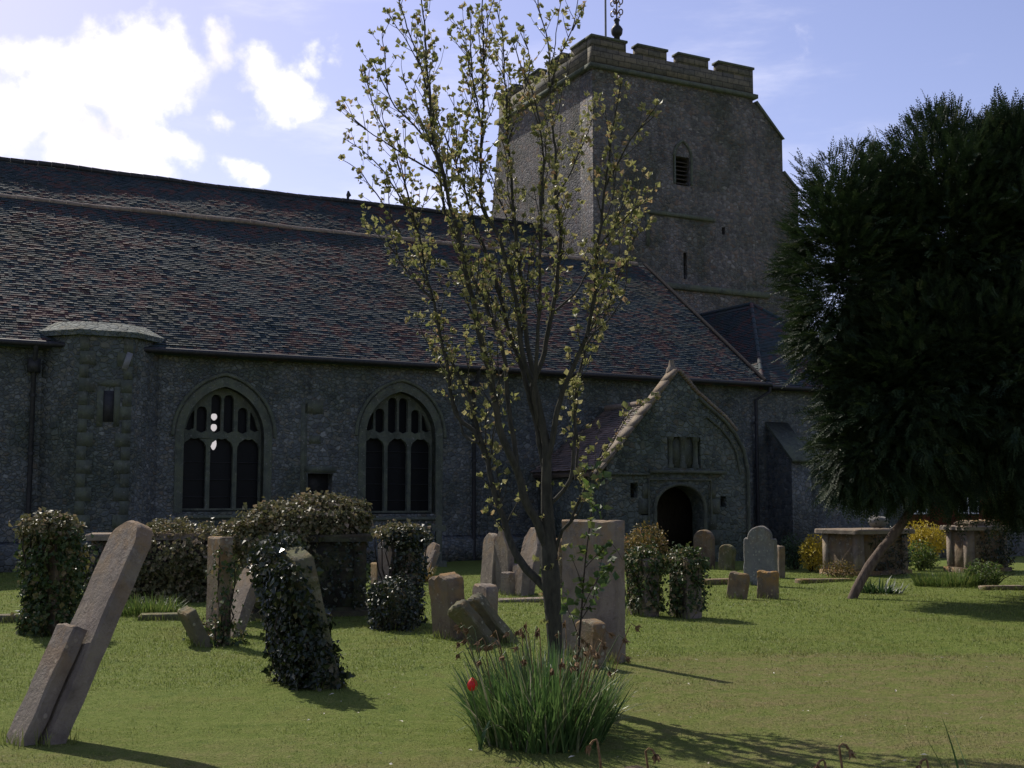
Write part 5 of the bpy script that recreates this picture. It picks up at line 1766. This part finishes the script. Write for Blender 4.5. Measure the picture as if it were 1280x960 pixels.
# ------------------------------------------------------------------ yew
def yew():
    b = GG(1067, 748)
    root = thing('yew_tree', 'huge dark yew with a slanting bare lower trunk and feathery top, filling the right side', 'tree', b, 0)
    B = np.array(b)
    tr = MB()
    path = [AT(px, py, 19.6 + dy) - b for px, py, dy in [(1064, 752, 0), (1070, 738, 0), (1082, 716, .05), (1098, 692, .1), (1116, 670, .15), (1134, 645, .2), (1160, 605, .4), (1185, 560, .7), (1200, 500, .9), (1210, 430, 1)]]
    pts = densify(path, .12); n = len(pts)
    tr.tube(pts, [.082 - .022 * i / n + .012 * float(vnoise(i * .7, 3)) for i in range(n)], 9)
    main = [Vector((x, y, z)) - b for x, y, z in [(9.2, 20.6, -.2), (9.15, 20.6, 1.0), (9.3, 20.7, 2.5), (9.1, 20.6, 4.2), (9.3, 20.5, 6.5)]]
    tr.tube(densify(main, .3), [.45 - .38 * i / len(densify(main, .3)) for i in range(len(densify(main, .3)))], 10)
    for k in range(26):
        i = random.randrange(3, 9); p = densify(main, .6)
        s = p[min(i, len(p) - 1)]
        a = random.random() * 6.28; L = random.uniform(1.5, 3.2)
        e = s + Vector((math.cos(a) * L, math.sin(a) * L * .9, random.uniform(-.2, 1.6)))
        tr.tube([s, s.lerp(e, .5) + Vector((0, 0, .2)), e], [.09, .06, .02], 6, False)
    tr.build('trunk', M['yew_bark'], root, True)
    lobes = [((6.6, 20.3, 4.5), (1.25, 1.1, 1.5)), ((6.35, 20.1, 5.9), (.95, 1.1, 1.75)), ((5.40, 19.6, 5.35), (.90, 1.3, 2.25)), ((6.35, 19.4, 3.2), (1.45, 1.5, 1.9)), ((7.40, 20.4, 6.1), (1.5, 1.9, 2.45)), ((9.6, 20.6, 5.7), (2.6, 2.4, 2.85)),
             ((9.0, 20.0, 3.3), (3.5, 2.6, 2.2)), ((12.0, 20.6, 4.8), (2.4, 2.4, 3.1)), ((7.4, 19.6, 3.6), (1.9, 1.6, 2.0)), ((5.65, 19.3, 2.3), (.85, .9, .8)), ((8.6, 20.2, 7.2), (1.2, 1.2, 1.1))]
    PP, DD = [], []
    for c, r in lobes:
        area = (r[0] * r[1] + r[0] * r[2] + r[1] * r[2])
        # boughs: flat fans of sprays, layer over layer
        for k in range(int(area * 11)):
            d = rand_dirs(1)[0]
            cc = np.array(c); rr = np.array(r)
            w = .98 + .20 * float(wob(d * 2.6 + cc, c[0] * 2)) + RNG.normal(0, .10)
            e = cc + d * rr * w
            out = unit(d / rr)
            st = cc + d * rr * RNG.uniform(.25, .5)
            side = unit(np.cross(out, np.array((0, 0, 1.)) + RNG.normal(0, .2, 3)))
            m = 40
            f = RNG.random(m) ** .75
            off = RNG.uniform(-1, 1, m) * (.16 + .42 * (1 - f)) * min(1.0, r[0])
            p = st + (e - st) * f[:, None] + side * off[:, None] + RNG.normal(0, .045, (m, 3))
            p[:, 2] += -.22 * f * f + .10 * np.sin(f * 3)
            PP.append(p); DD.append(unit(out * .9 + side * (off * 1.6)[:, None] + RNG.normal(0, .15, (m, 3))))
        n = int(area * 330)
        d = rand_dirs(n)
        rad = .15 + .75 * RNG.random(n) ** .6
        p = np.array(c) + d * np.array(r) * rad[:, None]
        PP.append(p); DD.append(unit(d / np.array(r)))
    P = np.vstack(PP); D = np.vstack(DD)
    k = P[:, 2] > 1.60 + .22 * wob(P * .9, 2) - .42 * np.clip((P[:, 0] - 6.8) / 2, 0, 1)
    P, D = P[k], D[k]
    n = len(P)
    up = np.clip((P[:, 2] - 3) / 5, -.25, 1)
    ax = unit(D * .9 + RNG.normal(0, .26, (n, 3)) + np.stack([np.zeros(n), np.zeros(n), -.04 + .38 * up], 1))
    sd = unit(np.cross(ax, np.array((0, 0, 1)) + RNG.normal(0, .35, (n, 3))))
    L = RNG.uniform(.14, .36, n)
    mb = MB()
    rnd = RNG.random(n)
    K = 10
    for k in range(K):
        f = .08 + .92 * k / (K - 1)
        droop = -.22 * f * f
        q = P + ax * (L * f)[:, None] + np.array((0, 0, 1.)) * (droop * L * (1 - up * 1.4))[:, None]
        for s in (-1, 1):
            if k == K - 1 and s == 1: continue
            la = unit(ax * .75 + sd * s * (.85 if k < K - 1 else 0.0) + RNG.normal(0, .12, (n, 3)))
            ln = .045 + .045 * RNG.random(n) * (1 - .5 * f)
            mb.soup(leaf_tris(q - B, la, np.cross(sd, ax), ln, ln * .25 + .006, .1), np.repeat(np.clip(rnd * .8 + RNG.random(n) * .25, 0, 1), 2))
    mb.build('crown', M['yew'], root)
    print('yew sprays', n)


yew()

# ------------------------------------------------------------------ what shows under the yew: boundary wall and a brick house
g0 = AT(1120, 680, 34); g1 = AT(1420, 680, 35)
def boundary():
    L = (g1 - g0).length; yaw = math.atan2(g1.y - g0.y, g1.x - g0.x)
    root = thing('boundary_wall', 'low rubble boundary wall with flat coping behind the yew', 'wall', (g0.x, g0.y, 0), yaw)
    mb = MB(); mb.box((0, 0, -.3), (L, .4, .74)); mb.build('wall', M['rubble'], root)
    mb = MB()
    x = 0
    while x < L - .1:
        w = random.uniform(.5, .9); mb.box((x, -.06, .742), (min(L, x + w * .97), .46, .82 + random.uniform(0, .03))); x += w
    mb.build('coping', M['pink'], root)
boundary()


def house():
    p = AT(1215, 640, 52)
    root = thing('brick_house', 'red brick house glimpsed under the yew beyond the boundary wall', 'house', (p.x, p.y, 0), RAD(12))
    w = MB(); w.box((-4, 0, -.3), (5, 6, 4.6))
    w.prism([(0, 4.6), (6, 4.6), (3, 7.2)], [], -3.99, 4.99, SWAP)
    w.build('wall', M['brick'], root)
    r = MB(); sheet(r, [(-4.3, -.3, 4.4), (5.3, -.3, 4.4), (5.3, 3, 7.4), (-4.3, 3, 7.4)], 0); sheet(r, [(-4.3, 6.3, 4.4), (5.3, 6.3, 4.4), (5.3, 3, 7.4), (-4.3, 3, 7.4)], 0)
    r.build('roof', M['tile'], root)
    for x in (-2.6, -.2, 2.2):
        for z in (1.0, 3.2):
            f = MB(); f.prism(rect(x - .5, z, x + .5, z + 1.15), [rect(x - .42, z + .08, x - .03, z + 1.07), rect(x + .03, z + .08, x + .42, z + 1.07)], -.05, .05)
            fr = f.build('window', M['white'], root)
            gl = MB(); gl.box((x - .45, -.012, z + .05), (x + .45, .02, z + 1.1)); gl.build('pane', M['glass'], fr)
house()


# ------------------------------------------------------------------ grass and litter
def grass():
    mb = MB()
    def field(n, x0, x1, y0, y1, L, Wd, seg=2):
        Y = RNG.uniform(y0, y1, n); X = np.where(RNG.random(n) < .78, RNG.uniform(-1, 1, n) * (Y * .46 + .4), RNG.normal(0, 1, n) * (Y * .5 + 1.5))
        dry = np.clip((8.9 - np.hypot((X - 4.6) * .74, Y - 4.0)) / .8, 0, 1)
        k = RNG.random(n) > dry * .35
        X, Y, dry = X[k], Y[k], dry[k]; n = len(X)
        B = np.stack([X, Y, ground_z(X, Y) - .006], 1)
        tall = 1 + .5 * np.clip(wob(np.stack([X * 2, Y * 2, X * 0], 1), 1), -.6, 1)
        ln = L * RNG.uniform(.5, 1.3, n) * tall * (1 - .35 * dry)
        blades(mb, B, RNG.uniform(0, 6.28, n), np.abs(RNG.normal(.55, .45, n)), ln, Wd * RNG.uniform(.7, 1.3, n), RNG.normal(.5, .4, n), seg)
    field(140000, 0, 0, 6.6, 10.5, .030, .0050)
    field(115000, 0, 0, 10.5, 16.5, .036, .0075)
    field(90000, 0, 0, 16.5, 27, .042, .012)
    for base, W, T, yaw in STONES:
        m = int(200 * W)
        a = RAD(yaw)
        x = RNG.uniform(-W / 2 - .08, W / 2 + .08, m); y = np.where(RNG.random(m) < .7, -T / 2 - np.abs(RNG.normal(0, .04, m)), T / 2 + np.abs(RNG.normal(0, .04, m)))
        X = base.x + x * math.cos(a) - y * math.sin(a); Y = base.y + x * math.sin(a) + y * math.cos(a)
        B = np.stack([X, Y, ground_z(X, Y) - .006], 1)
        blades(mb, B, RNG.uniform(0, 6.28, m), np.abs(RNG.normal(.25, .3, m)), RNG.uniform(.05, .15, m), RNG.uniform(.005, .009, m), RNG.normal(.5, .4, m), 3)
    tag(mb.build('lawn_grass', M['blade']), 'short mown grass of the churchyard lawn, green behind and straw dry in front', 'grass', None, 'stuff')
    lt = MB()
    n = 90
    Y = RNG.uniform(7.3, 13, n); X = RNG.uniform(-.4, 1, n) * (Y * .42)
    P = np.stack([X, Y, ground_z(X, Y) + .025], 1)
    d = rand_dirs(n); d[:, 2] *= .2
    L = RNG.uniform(.015, .05, n)
    lt.soup(leaf_tris(P, d, np.tile((0, 0, 1.), (n, 1)) + RNG.normal(0, .3, (n, 3)), L, L * .35, .2), np.repeat(RNG.random(n), 2))
    tag(lt.build('leaf_litter', M['litter']), 'scattered pale dead petals and leaf scraps on the lawn', 'leaf litter', None, 'stuff')


grass()
